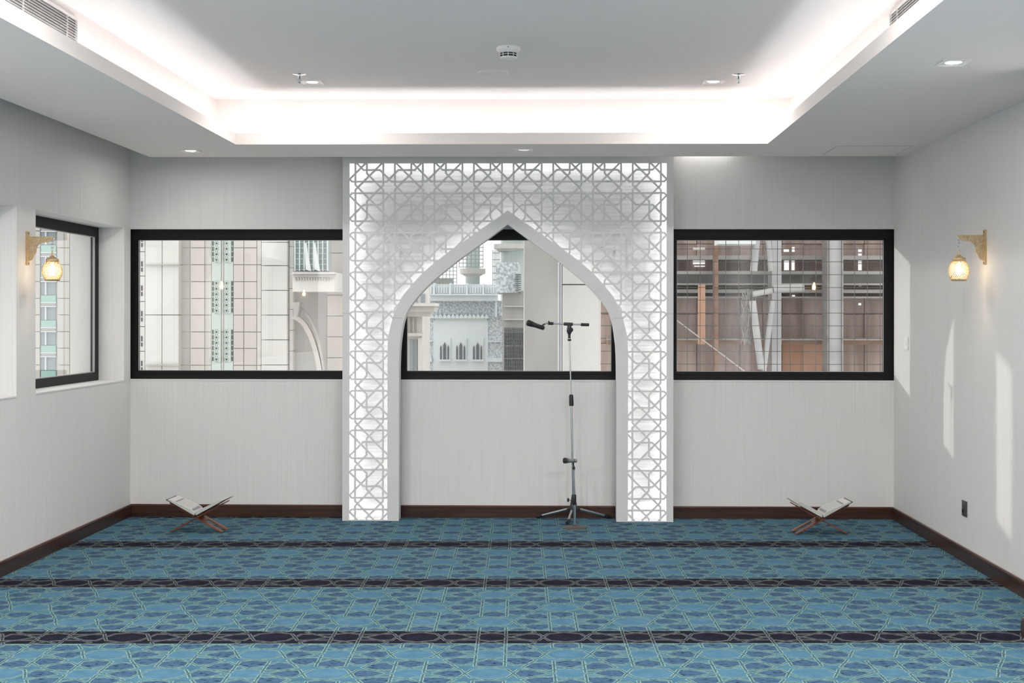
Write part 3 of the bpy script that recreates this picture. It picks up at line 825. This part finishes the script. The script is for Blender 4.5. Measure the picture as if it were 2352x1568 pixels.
# ------------------------------------------------------------------ wall lamps
def wall_lamp(x, y, s, label, zoff=0.0):
    """s = +1 reaches towards +X (left wall), -1 towards -X"""
    o = thing('wall_lamp', label, 'wall lamp', (x, y, 0), 0, 'gilt bracket wall lamps')
    z0, z1 = 1.738 + zoff, 1.934 + zoff
    m = MB().box(0, s * .010, -.017, .017, z0, z1); m.build('back_plate', 'brass', o)
    for zz in (z0 + .010, z1 - .010):
        MB().tube([(s * .009, 0, zz), (s * .0125, 0, zz)], .0035, 8).build('screw', 'pierce', o)
    up = 1.905 + zoff
    # openwork bracket: scrolled outline, pierced with small openings
    out = [(.010, 1.905), (.157, 1.905), (.157, 1.899), (.150, 1.888), (.138, 1.877), (.122, 1.872), (.100, 1.871), (.084, 1.868), (.072, 1.860), (.064, 1.848),
           (.058, 1.834), (.056, 1.820), (.053, 1.808), (.044, 1.797), (.040, 1.786), (.037, 1.776), (.031, 1.768), (.020, 1.764), (.010, 1.762)]
    out = [(s * a, b_ + zoff) for a, b_ in out]
    holes = []
    rnd = random.Random(3)
    def leaf(cx_, cz_, a, L, w_):
        ca, sa = math.cos(a), math.sin(a)
        L, w_ = L * 1.22, w_ * 1.4
        pts = [(-L, 0), (-L * .45, w_), (L * .35, w_ * .8), (L, 0), (L * .45, -w_), (-L * .35, -w_ * .8)]
        holes.append([(s * (cx_ + p_ * ca - q_ * sa), cz_ + zoff + p_ * sa + q_ * ca) for p_, q_ in pts])
    for k in range(9): leaf(.034 + .0125 * k, 1.8935 - .0001 * k, .8 if k % 2 else -.8, .0048, .0020)
    for k in range(8): leaf(.030 + .0125 * k, 1.8825 + (.0015 if k > 5 else 0), -.7 if k % 2 else .7, .0046, .0020)
    for k in range(9): leaf(.0225, 1.874 - .0115 * k, .8 if k % 2 else -.8, .0048, .0021)
    for k in range(6): leaf(.0355, 1.8695 - .0120 * k, -.7 if k % 2 else .7, .0048, .0021)
    for k in range(4): leaf(.0480, 1.868 - .0125 * k, .7 if k % 2 else -.7, .0046, .0020)
    for k in range(2): leaf(.062, 1.872 - .010 * k, .3, .0040, .0018)
    v_, f_, c_ = triangulate([out] + holes, 1e-6)
    k_ = in_poly(c_, out)
    for h in holes: k_ &= ~in_poly(c_, h)
    m = MB(); extrude_tris(m, v_, f_[k_], -.004, .004); m.build('bracket', 'brass', o)
    lx = s * .150
    ch = None
    for k in range(4):
        zc = 1.888 + zoff - .0185 * k
        pts = []
        for q in range(14):
            a = 2 * PI * q / 14; u_, w_ = .0095 * math.cos(a), .0125 * math.sin(a)
            pts.append((lx + (u_ if k % 2 == 0 else 0), (0 if k % 2 == 0 else u_), zc + w_))
        MB().tube(pts, .0013, 6, closed=True).build('chain_link', 'chrome', o)
    zt = 1.806 + zoff
    MB().tube([(lx, 0, zt + .016), (lx, 0, zt - .016)], .0048, 10).build('stem', 'brass', o)
    sh_ = MB().lathe([(.0001, .000), (.010, -.001), (.014, -.006), (.020, -.012), (.030, -.017), (.0355, -.019), (.0365, -.022), (.0365, -.038), (.0350, -.039)], 30, (lx, 0, zt - .012)).build('cap', 'brass', o)
    # pierced egg-shaped shade
    prof = smooth_line([(.036, 0), (.046, -.012), (.0545, -.032), (.057, -.052), (.055, -.072), (.047, -.094), (.040, -.107)], 3)
    zc = zt - .050
    bm = bmesh.new(); n = 28; rows = len(prof); grid = []
    for i, (r_, z_) in enumerate(prof):
        row = []
        for k in range(n):
            a = 2 * PI * (k + (.5 if i % 2 else 0)) / n
            row.append(bm.verts.new((lx + r_ * math.cos(a), r_ * math.sin(a), zc + z_)))
        grid.append(row)
    for i in range(rows - 2):
        for k in range(n):
            if i % 2 == 0: a, b_, c__, d_ = grid[i][k], grid[i + 1][k - 1], grid[i + 2][k], grid[i + 1][k]
            else: a, b_, c__, d_ = grid[i][k], grid[i + 1][k], grid[i + 2][k], grid[i + 1][(k + 1) % n]
            bm.faces.new((a, b_, c__, d_))
    fs = bm.faces[:]
    bm.normal_update()
    bmesh.ops.inset_individual(bm, faces=fs, thickness=.0015, depth=0, use_even_offset=True)
    bmesh.ops.delete(bm, geom=fs, context='FACES')
    me = bpy.data.meshes.new('shade'); bm.to_mesh(me); bm.free(); me.materials.append(M['brass'])
    so = link('shade', me, o); md = so.modifiers.new('thickness', 'SOLIDIFY'); md.thickness = .0018
    MB().lathe([(.0425, -.100), (.0425, -.108), (.038, -.109), (.036, -.106)], 30, (lx, 0, zc)).build('rim', 'brass', so)
    MB().lathe([(r_ * .94, z_) for r_, z_ in prof], 30, (lx, 0, zc)).build('liner', 'shade_glass', so)
    MB().lathe([(.0001, -.074), (.010, -.072), (.016, -.064), (.018, -.055), (.016, -.044), (.010, -.034), (.008, -.020), (.008, -.006)], 20, (lx, 0, zc)).build('bulb', 'bulb', o)
    return o
wall_lamp(XL, 7.535, 1, 'gilt bracket lamp with glowing pierced shade on the left wall pier')
wall_lamp(XR, 7.400, -1, 'gilt bracket lamp with glowing pierced shade on the plain right wall')
wall_lamp(XL, 3.79, 1, 'gilt bracket lamp on the left wall, seen mirrored in the left window')

# switch and socket on the right wall
o = thing('light_switch', 'small white light switch on the right wall beside the window', 'switch', (XR, 9.045, 1.262))
MB().bbox(-.010, 0, -.043, .043, -.043, .043, .002).build('plate', 'white', o)
MB().bbox(-.0135, -.009, -.010, .010, -.016, .016, .0012).build('rocker', 'white', o)
MB().tube([(-.0102, .012, -.006), (-.012, .012, -.006)], .004, 8).build('key_slot', 'grey', o)
o = thing('wall_socket', 'dark grey metal power socket low on the right wall', 'socket', (XR, 7.765, .313))
MB().bbox(-.007, 0, -.043, .043, -.046, .046, .0015).build('plate', 'socket', o)
m = MB()
m.box(-.0085, -.006, -.004, .004, .008, .022); m.box(-.0085, -.006, -.015, -.006, -.006, -.002)
m.build('pin_hole', 'slot', o)
m = MB().box(-.0085, -.006, .006, .015, -.006, -.002); m.build('pin_hole', 'slot', o)
MB().bbox(-.0115, -.006, .010, .026, -.026, -.008, .001).build('rocker', 'slot', o)

# ------------------------------------------------------------------ outside, seen through the glass
def sx(u, Y):                                        # metres across, from a bearing measured on the photograph
    k = (u - 1216.0) / FPX
    return Y * (k * math.cos(YAW) - math.sin(YAW)) / (k * math.sin(YAW) + math.cos(YAW))
def sz(v_, Y): return EYE + (728.0 - v_) * Y / FPX

def pbox(name, mt, par, u0, u1, v0, v1, Y, d0, d1, gap=0.0):
    """box on a facade at distance Y: front face at Y-d0, back at Y+d1"""
    F = Y - d0
    return MB().box(sx(u0, F) + gap, sx(u1, F) - gap, F, Y + d1, sz(v1, F) + gap, sz(v0, F) - gap).build(name, mt, par)

struct(MB().box(-60, 60, 10.5, 95, -9.3, -9.0).build('ground', 'concrete'))

# --- stone tower block across the lane, seen in the left window
YA = 24.0
T1 = thing('stone_tower_block', 'cream stone building with mint perforated strips outside the left window', 'building', (0, 0, 0))
pbox('backing_wall', 'joint', T1, 40, 661, 150, 2000, YA, 0, 1.0)
def blocks(u0, u1, vs, mt, proud, gap=.006):
    for a, c in zip(vs[:-1], vs[1:]): pbox('stone_block', mt, T1, u0, u1, a, c, YA, proud, .0, gap)
big = [260, 376, 492, 608, 724, 840, 956, 1072]
half = [298, 337, 376, 415, 453, 492, 530, 569, 608, 647, 686, 724, 763, 801, 840, 879, 917, 956, 995]
small = [328, 385, 442, 499, 556, 610, 667, 724, 781, 839, 896, 953, 1010]
slots = [407, 464, 521, 578, 634, 693, 751, 808, 866, 924, 982]
blocks(60, 92, half, 'stone_g', .05); blocks(131, 146, half, 'stone_g', .10); blocks(146, 160, half, 'stone', .03)
blocks(160, 240, half, 'stone', .03); blocks(240, 308, half, 'stone', .03)
blocks(308, 333, slots, 'stone_w', .12)
for a, c in zip(slots[:-1], slots[1:]):
    pbox('slot', 'wing_d', T1, 324, 327.2, a + 22, a + 34, YA, .13, -.10); pbox('slot', 'wing_d', T1, 324, 327.2, a + 37, a + 46, YA, .13, -.10)
    for q in range(5): pbox('slot', 'wing_d', T1, 320.5, 321.7, a + 22 + 5 * q, a + 24 + 5 * q, YA, .13, -.10)
blocks(333, 372, big, 'stone_w', .20); blocks(372, 411, big, 'stone_w', .20)
pbox('ledge', 'stone_g', T1, 333, 412, 838, 841, YA, .30, -.18); pbox('ledge', 'stone_g', T1, 333, 412, 606.5, 609, YA, .26, -.18)
blocks(411, 437, half, 'stone_g', .01); blocks(437, 470, half, 'stone_p', .05); blocks(470, 486, half, 'stone', .02)  # the first, grey column carries the recess shade in its stone colour
blocks(508, 514, half[::3], 'stone', .03)
blocks(536, 560, half, 'stone_p', .05); blocks(560, 590, half, 'stone_p', .05); blocks(590, 600, half[::2], 'stone_w', .08)
blocks(600, 660, small, 'stone_w', .35)
# perforated mint strips
for u0, u1, side in ((486, 508, -1), (514, 536, 1)):
    pbox('mint_strip', 'mint', T1, u0, u1, 298, 1010, YA, .04, 0, .004)
    for a, c, n_ in ((425, 500, 6), (528, 602, 6), (645, 720, 6), (757, 832, 6), (868, 942, 6)):
        pl = pbox('perforated_panel', 'mint', T1, u0 + (6 if side < 0 else 1), u1 - (1 if side < 0 else 6), a, c, YA, .07, -.04)
        m = MB(); uc = (u0 + u1) / 2 + (2.4 if side < 0 else -2.6)
        def disc(u, v_, r_):
            m.tube([(sx(u, YA), YA - .076, sz(v_, YA)), (sx(u, YA), YA - .069, sz(v_, YA))], r_, 8)
        for k in range(n_):
            vc = a + 6 + k * 12.6
            disc(uc, vc, .020)
            for q in range(8):
                an = 2 * PI * q / 8 + PI / 8
                disc(uc + 5.2 * math.cos(an), vc + 5.2 * math.sin(an), .006)
        pf = m.build('perforation', 'hole', T1); pf['kind'] = 'stuff'
        for k in range(6):
            va = a + 1 + k * 12.4; uu = u0 + 1.2 if side < 0 else u1 - 4.2
            pbox('slot', 'hole', T1, uu, uu + 3, va, va + 10, YA, .045, -.02)
# window column seen in the side window
for k in range(12):
    a = 300 + 58 * k
    pbox('window_band', 'winglass', T1, 94, 128, a, a + 30, YA, .02, 0); pbox('mint_panel', 'mint_d', T1, 94, 128, a + 31, a + 47, YA, .04, 0)
    pbox('ledge', 'sash', T1, 93, 129, a - 2, a, YA, .07, 0); pbox('ledge', 'sash', T1, 93, 129, a + 47, a + 49, YA, .07, 0)
    pbox('window_frame', 'sash', T1, 103, 106, a, a + 30, YA, .06, 0)
    pbox('spandrel', 'stone_g', T1, 94, 128, a + 49, a + 56, YA, .02, 0)
# --- neighbouring block with a bay window and an arch
YBY = 23.0
T2 = thing('bay_window_block', 'pale stone house with a mint bay window above an arch', 'building', (0, 0, 0))
pbox('wall', 'stone_w', T2, 664, 905, 280, 2000, YA, -.02, 1.0)
for i, (a, c) in enumerate(zip([492, 530, 581, 630, 678, 726, 774, 822, 870], [530, 581, 630, 678, 726, 774, 822, 870, 920])):
    pbox('stone_block', 'stone_p', T2, 751, 800, a, c, YA, .12, 0, .005); pbox('stone_block', 'stone_p', T2, 800, 850, a, c, YA, .12, 0, .005)
    pbox('stone_block', 'stone_w', T2, 664, 673, a - 15, c - 15, YA, .22, 0, .004)
pbox('bay_glass', 'winglass', T2, 676, 752, 440, 622, YBY, 0, .4)
for k in range(8):
    u = 676 + k * 10.6
    pbox('mullion', 'mint', T2, u, u + 2.4, 440, 622, YBY, .06, 0)
for k in range(13): pbox('transom', 'mint', T2, 676, 752, 470 + k * 12.4, 471 + k * 12.4, YBY, .04, 0)
for u in (706, 726):
    m = MB().prism([(sx(u, YBY), sz(560, YBY)), (sx(u + 4, YBY), sz(560, YBY)), (sx(u + 15, YBY), sz(624, YBY)), (sx(u + 3, YBY), sz(620, YBY))], 'y', YBY - .28, YBY - .24)
    m.build('open_sash', 'sash', T2)
pbox('bay_sill', 'stone_w', T2, 672, 768, 625, 670, YBY, .10, .8)
for k in range(3): pbox('moulding', 'stone_w', T2, 671 - k, 769 + k, 634 - 3.4 * k, 636 - 3.4 * k, YBY, .16 + .04 * k, 0)
for k in range(14): pbox('dentil', 'stone_g', T2, 677 + 6.2 * k, 680 + 6.2 * k, 638, 644, YBY, .14, 0)
pbox('recess', 'stone_g', T2, 676, 751, 670, 1000, YA, .03, 0)
YR = 23.6
for wd, mt_, curve in ((.085, 'stone_p', [(676, 727), (688, 733), (700, 745), (711, 763), (720, 785), (728, 812), (735, 845), (741, 890), (746, 960)]),
                       (.030, 'stone_g', [(692, 708), (704, 719), (714, 733), (723, 752), (731, 776), (738, 805), (744, 845), (749, 890), (752, 960)])):
    m = MB()
    for q in band_quads([(sx(u, YR), sz(v_, YR)) for u, v_ in smooth_line(curve, 3)], wd): m.prism(q, 'y', YR - .10, YR + .02)
    m.build('arch_rib', mt_, T2)
MB().prism([(sx(680, YR), sz(695, YR)), (sx(696, YR), sz(695, YR)), (sx(690, YR), sz(726, YR)), (sx(683, YR), sz(726, YR))], 'y', YR - .3, YR - .05).build('corbel', 'stone_g', T2)
# --- stucco pier outside the side window
YP = 14.0
o = thing('stucco_pier', 'rough white stucco pier close outside the left side window', 'pier', (0, 0, 0))
pbox('shaft', 'stucco', o, 161, 193, 100, 1400, YP, 0, .5)
pbox('edge_strip', 'concrete', o, 193.2, 216, 100, 1400, YP, -.01, .5)

# --- beige block at the left edge of the arch view
YC = 32.0
T3 = thing('beige_block', 'beige building with a ledge at the left edge of the arch view', 'building', (0, 0, 0))
pbox('wall', 'stone', T3, 860, 970, 560, 1000, YC, 0, 2)
pbox('upper_wall', 'stone_w', T3, 860, 984, 560, 700, YC, .10, 0)
pbox('ledge', 'stone_g', T3, 860, 997, 702, 716, YC, .9, 0); pbox('ledge', 'stone_w', T3, 860, 1000, 696, 703, YC, 1.0, 0)
pbox('soffit_band', 'stone_w', T3, 860, 988, 716, 727, YC, .5, 0)
pbox('window', 'winglass', T3, 967, 976, 675, 695, YC, .14, 0); pbox('window', 'winglass', T3, 955, 959, 668, 695, YC, .14, 0)
for u in (939, 948, 957): pbox('pilaster', 'stone_g', T3, u, u + 3, 729, 764, YC, .06, 0)
pbox('ledge', 'stone_w', T3, 860, 972, 765, 772, YC, .25, 0)
pbox('window', 'winglass', T3, 941, 949, 780, 1000, YC, .05, 0); pbox('window', 'winglass', T3, 953, 958, 780, 1000, YC, .05, 0); pbox('pilaster', 'stone_w', T3, 960, 968, 776, 1000, YC, .12, 0)

# --- pale marble building with three groups of pointed windows
YD = 44.0
T4 = thing('marble_building', 'pale marble building with speckled granite and three pointed window groups', 'building', (0, 0, 0))
pbox('granite_wall', 'granite', T4, 966, 1158, 690, 1100, YD, 0, 6)
pbox('cornice', 'marble', T4, 984, 1143, 678, 691, YD, .55, 0)
pbox('cornice_band', 'marble', T4, 986, 1141, 675, 678, YD, .75, 0)
pbox('parapet', 'marble', T4, 986, 1153, 656, 676, YD, .35, .25)
for k in range(26):
    u = 988 + k * 6.0
    pbox('merlon', 'marble', T4, u, u + 3.6, 652.5, 656.5, YD, .35, .2)
    pbox('baluster', 'sash', T4, u + .5, u + 3.1, 658, 673, YD, .42, 0)
for u in (995, 1032, 1070, 1108): pbox('parapet_post', 'marble', T4, u, u + 3.4, 650, 677, YD, .55, 0)
pbox('corner_pier', 'granite', T4, 1141, 1153, 690, 727, YD, .25, 0); pbox('corner_trim', 'marble', T4, 1137, 1141.5, 690, 728, YD, .4, 0)
pbox('recessed_panel', 'marble', T4, 995, 1121, 735, 1100, YD, .04, 0)
for k in range(14):
    u = 989 + k * 9.6
    m = MB().prism([(sx(u, YD), sz(727, YD)), (sx(u + 4.6, YD), sz(721, YD)), (sx(u + 9, YD), sz(727, YD)), (sx(u + 9, YD), sz(731, YD)), (sx(u, YD), sz(731, YD))], 'y', YD - .22, YD - .02)
    m.build('scallop', 'marble', T4)
pbox('green_band', 'mint', T4, 1000, 1118, 731, 735, YD, .12, 0)
for u0, u1 in ((968, 992), (1121, 1156)):
    for v0, v1 in ((783, 785.5), (822, 831), (862, 871)): pbox('string_course', 'marble', T4, u0, u1, v0, v1, YD, .16, 0)
for u in (1009.5, 1046.5, 1085):
    pbox('window_surround', 'marble', T4, u - 1.5, u + 25.5, 776, 828, YD, .10, 0)
    pbox('window_sill', 'sash', T4, u - 2.5, u + 26.5, 826, 829.5, YD, .26, 0)
    for du, w_, top in ((2.2, 3.4, 793), (9.4, 6.2, 786), (19.2, 3.2, 793)):
        a, c = u + du, u + du + w_; mid = (a + c) / 2
        MB().prism([(sx(a, YD), sz(825, YD)), (sx(a, YD), sz(top + 7, YD)), (sx(mid - .8, YD), sz(top + 2, YD)), (sx(mid, YD), sz(top, YD)), (sx(mid + .8, YD), sz(top + 2, YD)), (sx(c, YD), sz(top + 7, YD)), (sx(c, YD), sz(825, YD))], 'y', YD - .14, YD - .09).build('pointed_window', 'wing_d', T4)

# --- towers under construction behind it
YT = 70.0
def tower(u0, u1, v0, plat, label, sc):
    o = thing('construction_tower', label, 'tower', (0, 0, 0), 0, 'towers under construction')
    uc = (u0 + u1) / 2; r_ = (u1 - u0) / 2 * YT / FPX
    MB().lathe([(r_, -9.0), (r_, sz(v0, YT)), (r_ * .5, sz(v0 - 1, YT))], 16, (sx(uc, YT), YT, 0), smooth=False).build('shaft', 'tower', o)
    pa, pb, pv0, pv1 = plat
    rr = (pb - pa) / 2 * YT / FPX; xx = sx((pa + pb) / 2, YT)
    MB().lathe([(r_, sz(pv1 + 6, YT)), (rr * .9, sz(pv1, YT)), (rr, sz(pv1, YT)), (rr, sz(pv0, YT)), (.01, sz(pv0, YT))], 16, (xx, YT, 0), smooth=False).build('platform', 'stone_g', o)
    if sc:
        for k in range(6):
            vv = sc[2] + k * (sc[3] - sc[2]) / 5
            MB().box(sx(sc[0], YT), sx(sc[1], YT), YT - r_ - 1.0, YT - r_ - .9, sz(vv, YT), sz(vv, YT) + .04).build('scaffold_rail', 'scaff', o)
        for k in range(7):
            uu = sc[0] + k * (sc[1] - sc[0]) / 6
            MB().box(sx(uu, YT), sx(uu, YT) + .03, YT - r_ - .9, YT - r_ - .85, sz(sc[3], YT), sz(sc[2] - 8, YT)).build('scaffold_pole', 'scaff', o)
tower(1069, 1102, 470, (1056, 1115, 617, 629), 'grey tower with scaffolding rising behind the marble building', (1058, 1112, 572, 616))
tower(1150, 1206, 470, (1134, 1210, 561, 572), 'wide grey tower with a round platform at the right of the arch view', (1134, 1150, 585, 660))
o = thing('scaffold_frame', 'dense grey scaffolding on the roof left of the narrow tower', 'scaffold', (0, 0, 0))
for k in range(7): MB().box(sx(985, YT), sx(1062, YT), YT - 4, YT - 3.94, sz(605 + 8 * k, YT), sz(605 + 8 * k, YT) + .035).build('rail', 'scaff', o)
for k in range(11): MB().box(sx(985 + 7.6 * k, YT), sx(985 + 7.6 * k, YT) + .03, YT - 3.94, YT - 3.88, sz(662, YT), sz(600 - 4 * (k % 3), YT)).build('pole', 'scaff', o)
pbox('hoarding', 'stone_g', o, 985, 1040, 640, 1180, YT, 3.6, -3.0)
# --- grey unfinished block at right of the marble building
YE = 40.0
T5 = thing('unfinished_block', 'grey unfinished block between the marble building and the concrete pillar', 'building', (0, 0, 0))
pbox('wall', 'concrete', T5, 1154, 1290, 668, 1100, YE, 0, 3)
pbox('stair_tower', 'granite', T5, 1140, 1190, 602, 672, YE, .5, 2)
for k in range(9): pbox('tread', 'scaff', T5, 1183, 1196, 628 + 5 * k, 630 + 5 * k, YE, .8, 0)
for k in range(5): pbox('floor_band', 'stone_g', T5, 1157, 1210, 702 + 30 * k, 704.5 + 30 * k, YE, .2, 0)
for k in range(12): pbox('rebar', 'scaff', T5, 1158 + 4 * k, 1158.5 + 4 * k, 752, 1000, YE, .3, 0)
for k in range(12): pbox('rebar', 'scaff', T5, 1157, 1208, 760 + 9 * k, 760.5 + 9 * k, YE, .35, -.3)

# --- concrete pillar and cream wall close outside the middle window
YG = 14.0
o = thing('concrete_pillar', 'tall bare grey concrete pillar outside the arch window', 'pillar', (0, 0, 0))
pbox('shaft', 'concrete', o, 1204, 1281, 100, 1400, YG, .2, .2)
pbox('arris', 'stone_g', o, 1202.5, 1205, 100, 1400, YG, .205, .0)
o = thing('cream_wall', 'cream stone panel wall beside the concrete pillar', 'wall', (0, 0, 0))
YH = 14.6
pbox('backing', 'stone_g', o, 1278, 1378, 100, 1400, YH, 0, .3)
for a, c in ((120, 330), (330, 652.5), (654, 976), (976, 1300)): pbox('stone_panel', 'stone_w', o, 1291, 1377, a, c, YH, .08, 0, .003)
pbox('white_pipe', 'sash', o, 1280, 1285.5, 100, 1400, YH, .16, 0); pbox('white_pipe', 'sash', o, 1287, 1290, 100, 1400, YH, .12, 0)

# --- rusty steel building behind wire mesh, seen in the right window
YK = 17.0
T6 = thing('rusty_steel_building', 'brown rusty steel framed building outside the right window', 'building', (0, 0, 0))
pu = [1380, 1404, 1452, 1500, 1552, 1600, 1648, 1700, 1752, 1796, 1845, 1905, 1935, 1985, 2034, 2085, 2140, 2200]
for i, (a, c) in enumerate(zip(pu[:-1], pu[1:])):
    for j, (va, vb) in enumerate(((380, 482), (482, 560), (560, 640), (640, 720), (720, 788), (788, 870), (870, 960))):
        mt_ = 'brown2' if (j == 5 and i in (8, 9, 10)) or (i == 1 and j in (3, 4, 5)) or (i == 16) else 'brown'
        pbox('cladding_panel', mt_, T6, a, c, va, vb, YK, .02 + .03 * ((i + j) % 2), .1, .004)
pbox('backing_wall', 'brown', T6, 1380, 2202, 378, 2600, YK, -.1, .3)
for v0, v1, dd, mt_ in ((586.5, 596, .35, 'beam'), (622, 629, .45, 'beam'), (629, 650, .25, 'beam'), (650, 654, .45, 'beam'), (664, 672, .35, 'beam'), (680, 684, .3, 'beam'), (776, 780, .5, 'beam'), (780, 790, .4, 'beam_r')):
    pbox('steel_beam', mt_, T6, 1396, 2205, v0, v1, YK, dd, .05)
pbox('rusted_column', 'beam_r', T6, 1642, 1650, 380, 960, YK, .7, -.5)
for u0, u1 in ((1773, 1795), (1905, 1934)): pbox('pale_column', 'col', T6, u0, u1, 380, 960, YK, .75, -.45)
pbox('column_flange', 'beam', T6, 1901, 1904.5, 380, 960, YK, .8, -.45); pbox('column_flange', 'beam', T6, 1934, 1937, 380, 960, YK, .8, -.45)
pbox('orange_board', 'brown2', T6, 1606, 1620, 653, 790, YK, 1.1, -.95)
def strut(u0, v0, u1, v1, r_=.055, mt_='col'):
    MB().tube([(sx(u0, YK - 1), YK - 1.0, sz(v0, YK - 1)), (sx(u1, YK - 1), YK - 1.0, sz(v1, YK - 1))], r_, 8).build('strut', mt_, T6)
strut(1738, 548, 1731, 622, .045); strut(1764, 548, 1771, 622, .035); strut(1728, 690, 1749, 846, .045); strut(1775, 690, 1754, 850, .035)
strut(1729, 675, 1774, 667, .035); strut(1776, 663, 1846, 660, .05)
pbox('awning', 'sash', T6, 1650, 1736, 548, 560, YK, 1.3, -.9)
for u0, u1, v0, v1 in ((1592, 1619, 569, 573), (1592, 1619, 597, 600), (1592, 1619, 602, 606), (1595, 1619, 610, 612), (1819, 1825, 567, 578), (1800, 1812, 572, 578), (1801, 1812, 596, 620), (1818, 1825, 596, 620),
                       (1972, 1979, 571, 578), (1972, 1979, 582, 588), (1972, 1979, 594, 604), (1972, 1979, 606, 620), (1972, 1979, 642, 656), (1972, 1978, 695, 700), (1820, 1826, 677, 683)):
    pbox('sky_glow_patch', 'lit', T6, u0, u1, v0, v1, YK, .06, -.03)  # glowing patches painted on where sky shows through the frame
m = MB(); rn = random.Random(5)
for k in range(16):
    u = 1704 + 2.1 * k; p = []
    for q in range(9):
        vv = 668 + q * 15 + rn.uniform(-4, 4); p.append((sx(u + rn.uniform(-5, 5), YK - .9), YK - .9 + rn.uniform(-.05, .05), sz(vv, YK - .9)))
    m.tube(p, .006, 5)
m.build('torn_netting', 'beam', T6)['kind'] = 'stuff'
# diagonal cable
MB().tube([(sx(1553, YK - 1.2), YK - 1.2, sz(734, YK - 1.2)), (sx(1716, YK - 1.2), YK - 1.2, sz(856, YK - 1.2))], .008, 6).build('cable', 'col', T6)

# wire mesh screen just outside, wire by wire
YW = 11.5
T7 = thing('wire_mesh_screen', 'square grey wire mesh screen close outside the right window', 'wire mesh', (0, 0, 0))
r_ = .0030
vw = MB().tube([(0, 0, -.6), (0, 0, 3.6)], r_, 6); hw_ = MB().tube([(sx(1379, YW), 0, 0), (sx(2215, YW), 0, 0)], r_, 6)
v0 = None; h0 = None
for k in range(-5, 23):
    u = 1578.5 + 29.55 * k
    if u < 1380: continue
    if v0 is None: v0 = vw.build('wire', 'wire', T7, (sx(u, YW), YW, 0))
    else: c = v0.copy(); C.objects.link(c); c.parent = T7; c.location = (sx(u, YW), YW, 0)
for k in range(-6, 19):
    vv = 571.5 + 29.3 * k
    if h0 is None: h0 = hw_.build('wire', 'wire', T7, (0, YW + .005, sz(vv, YW)))
    else: c = h0.copy(); C.objects.link(c); c.parent = T7; c.location = (0, YW + .005, sz(vv, YW))
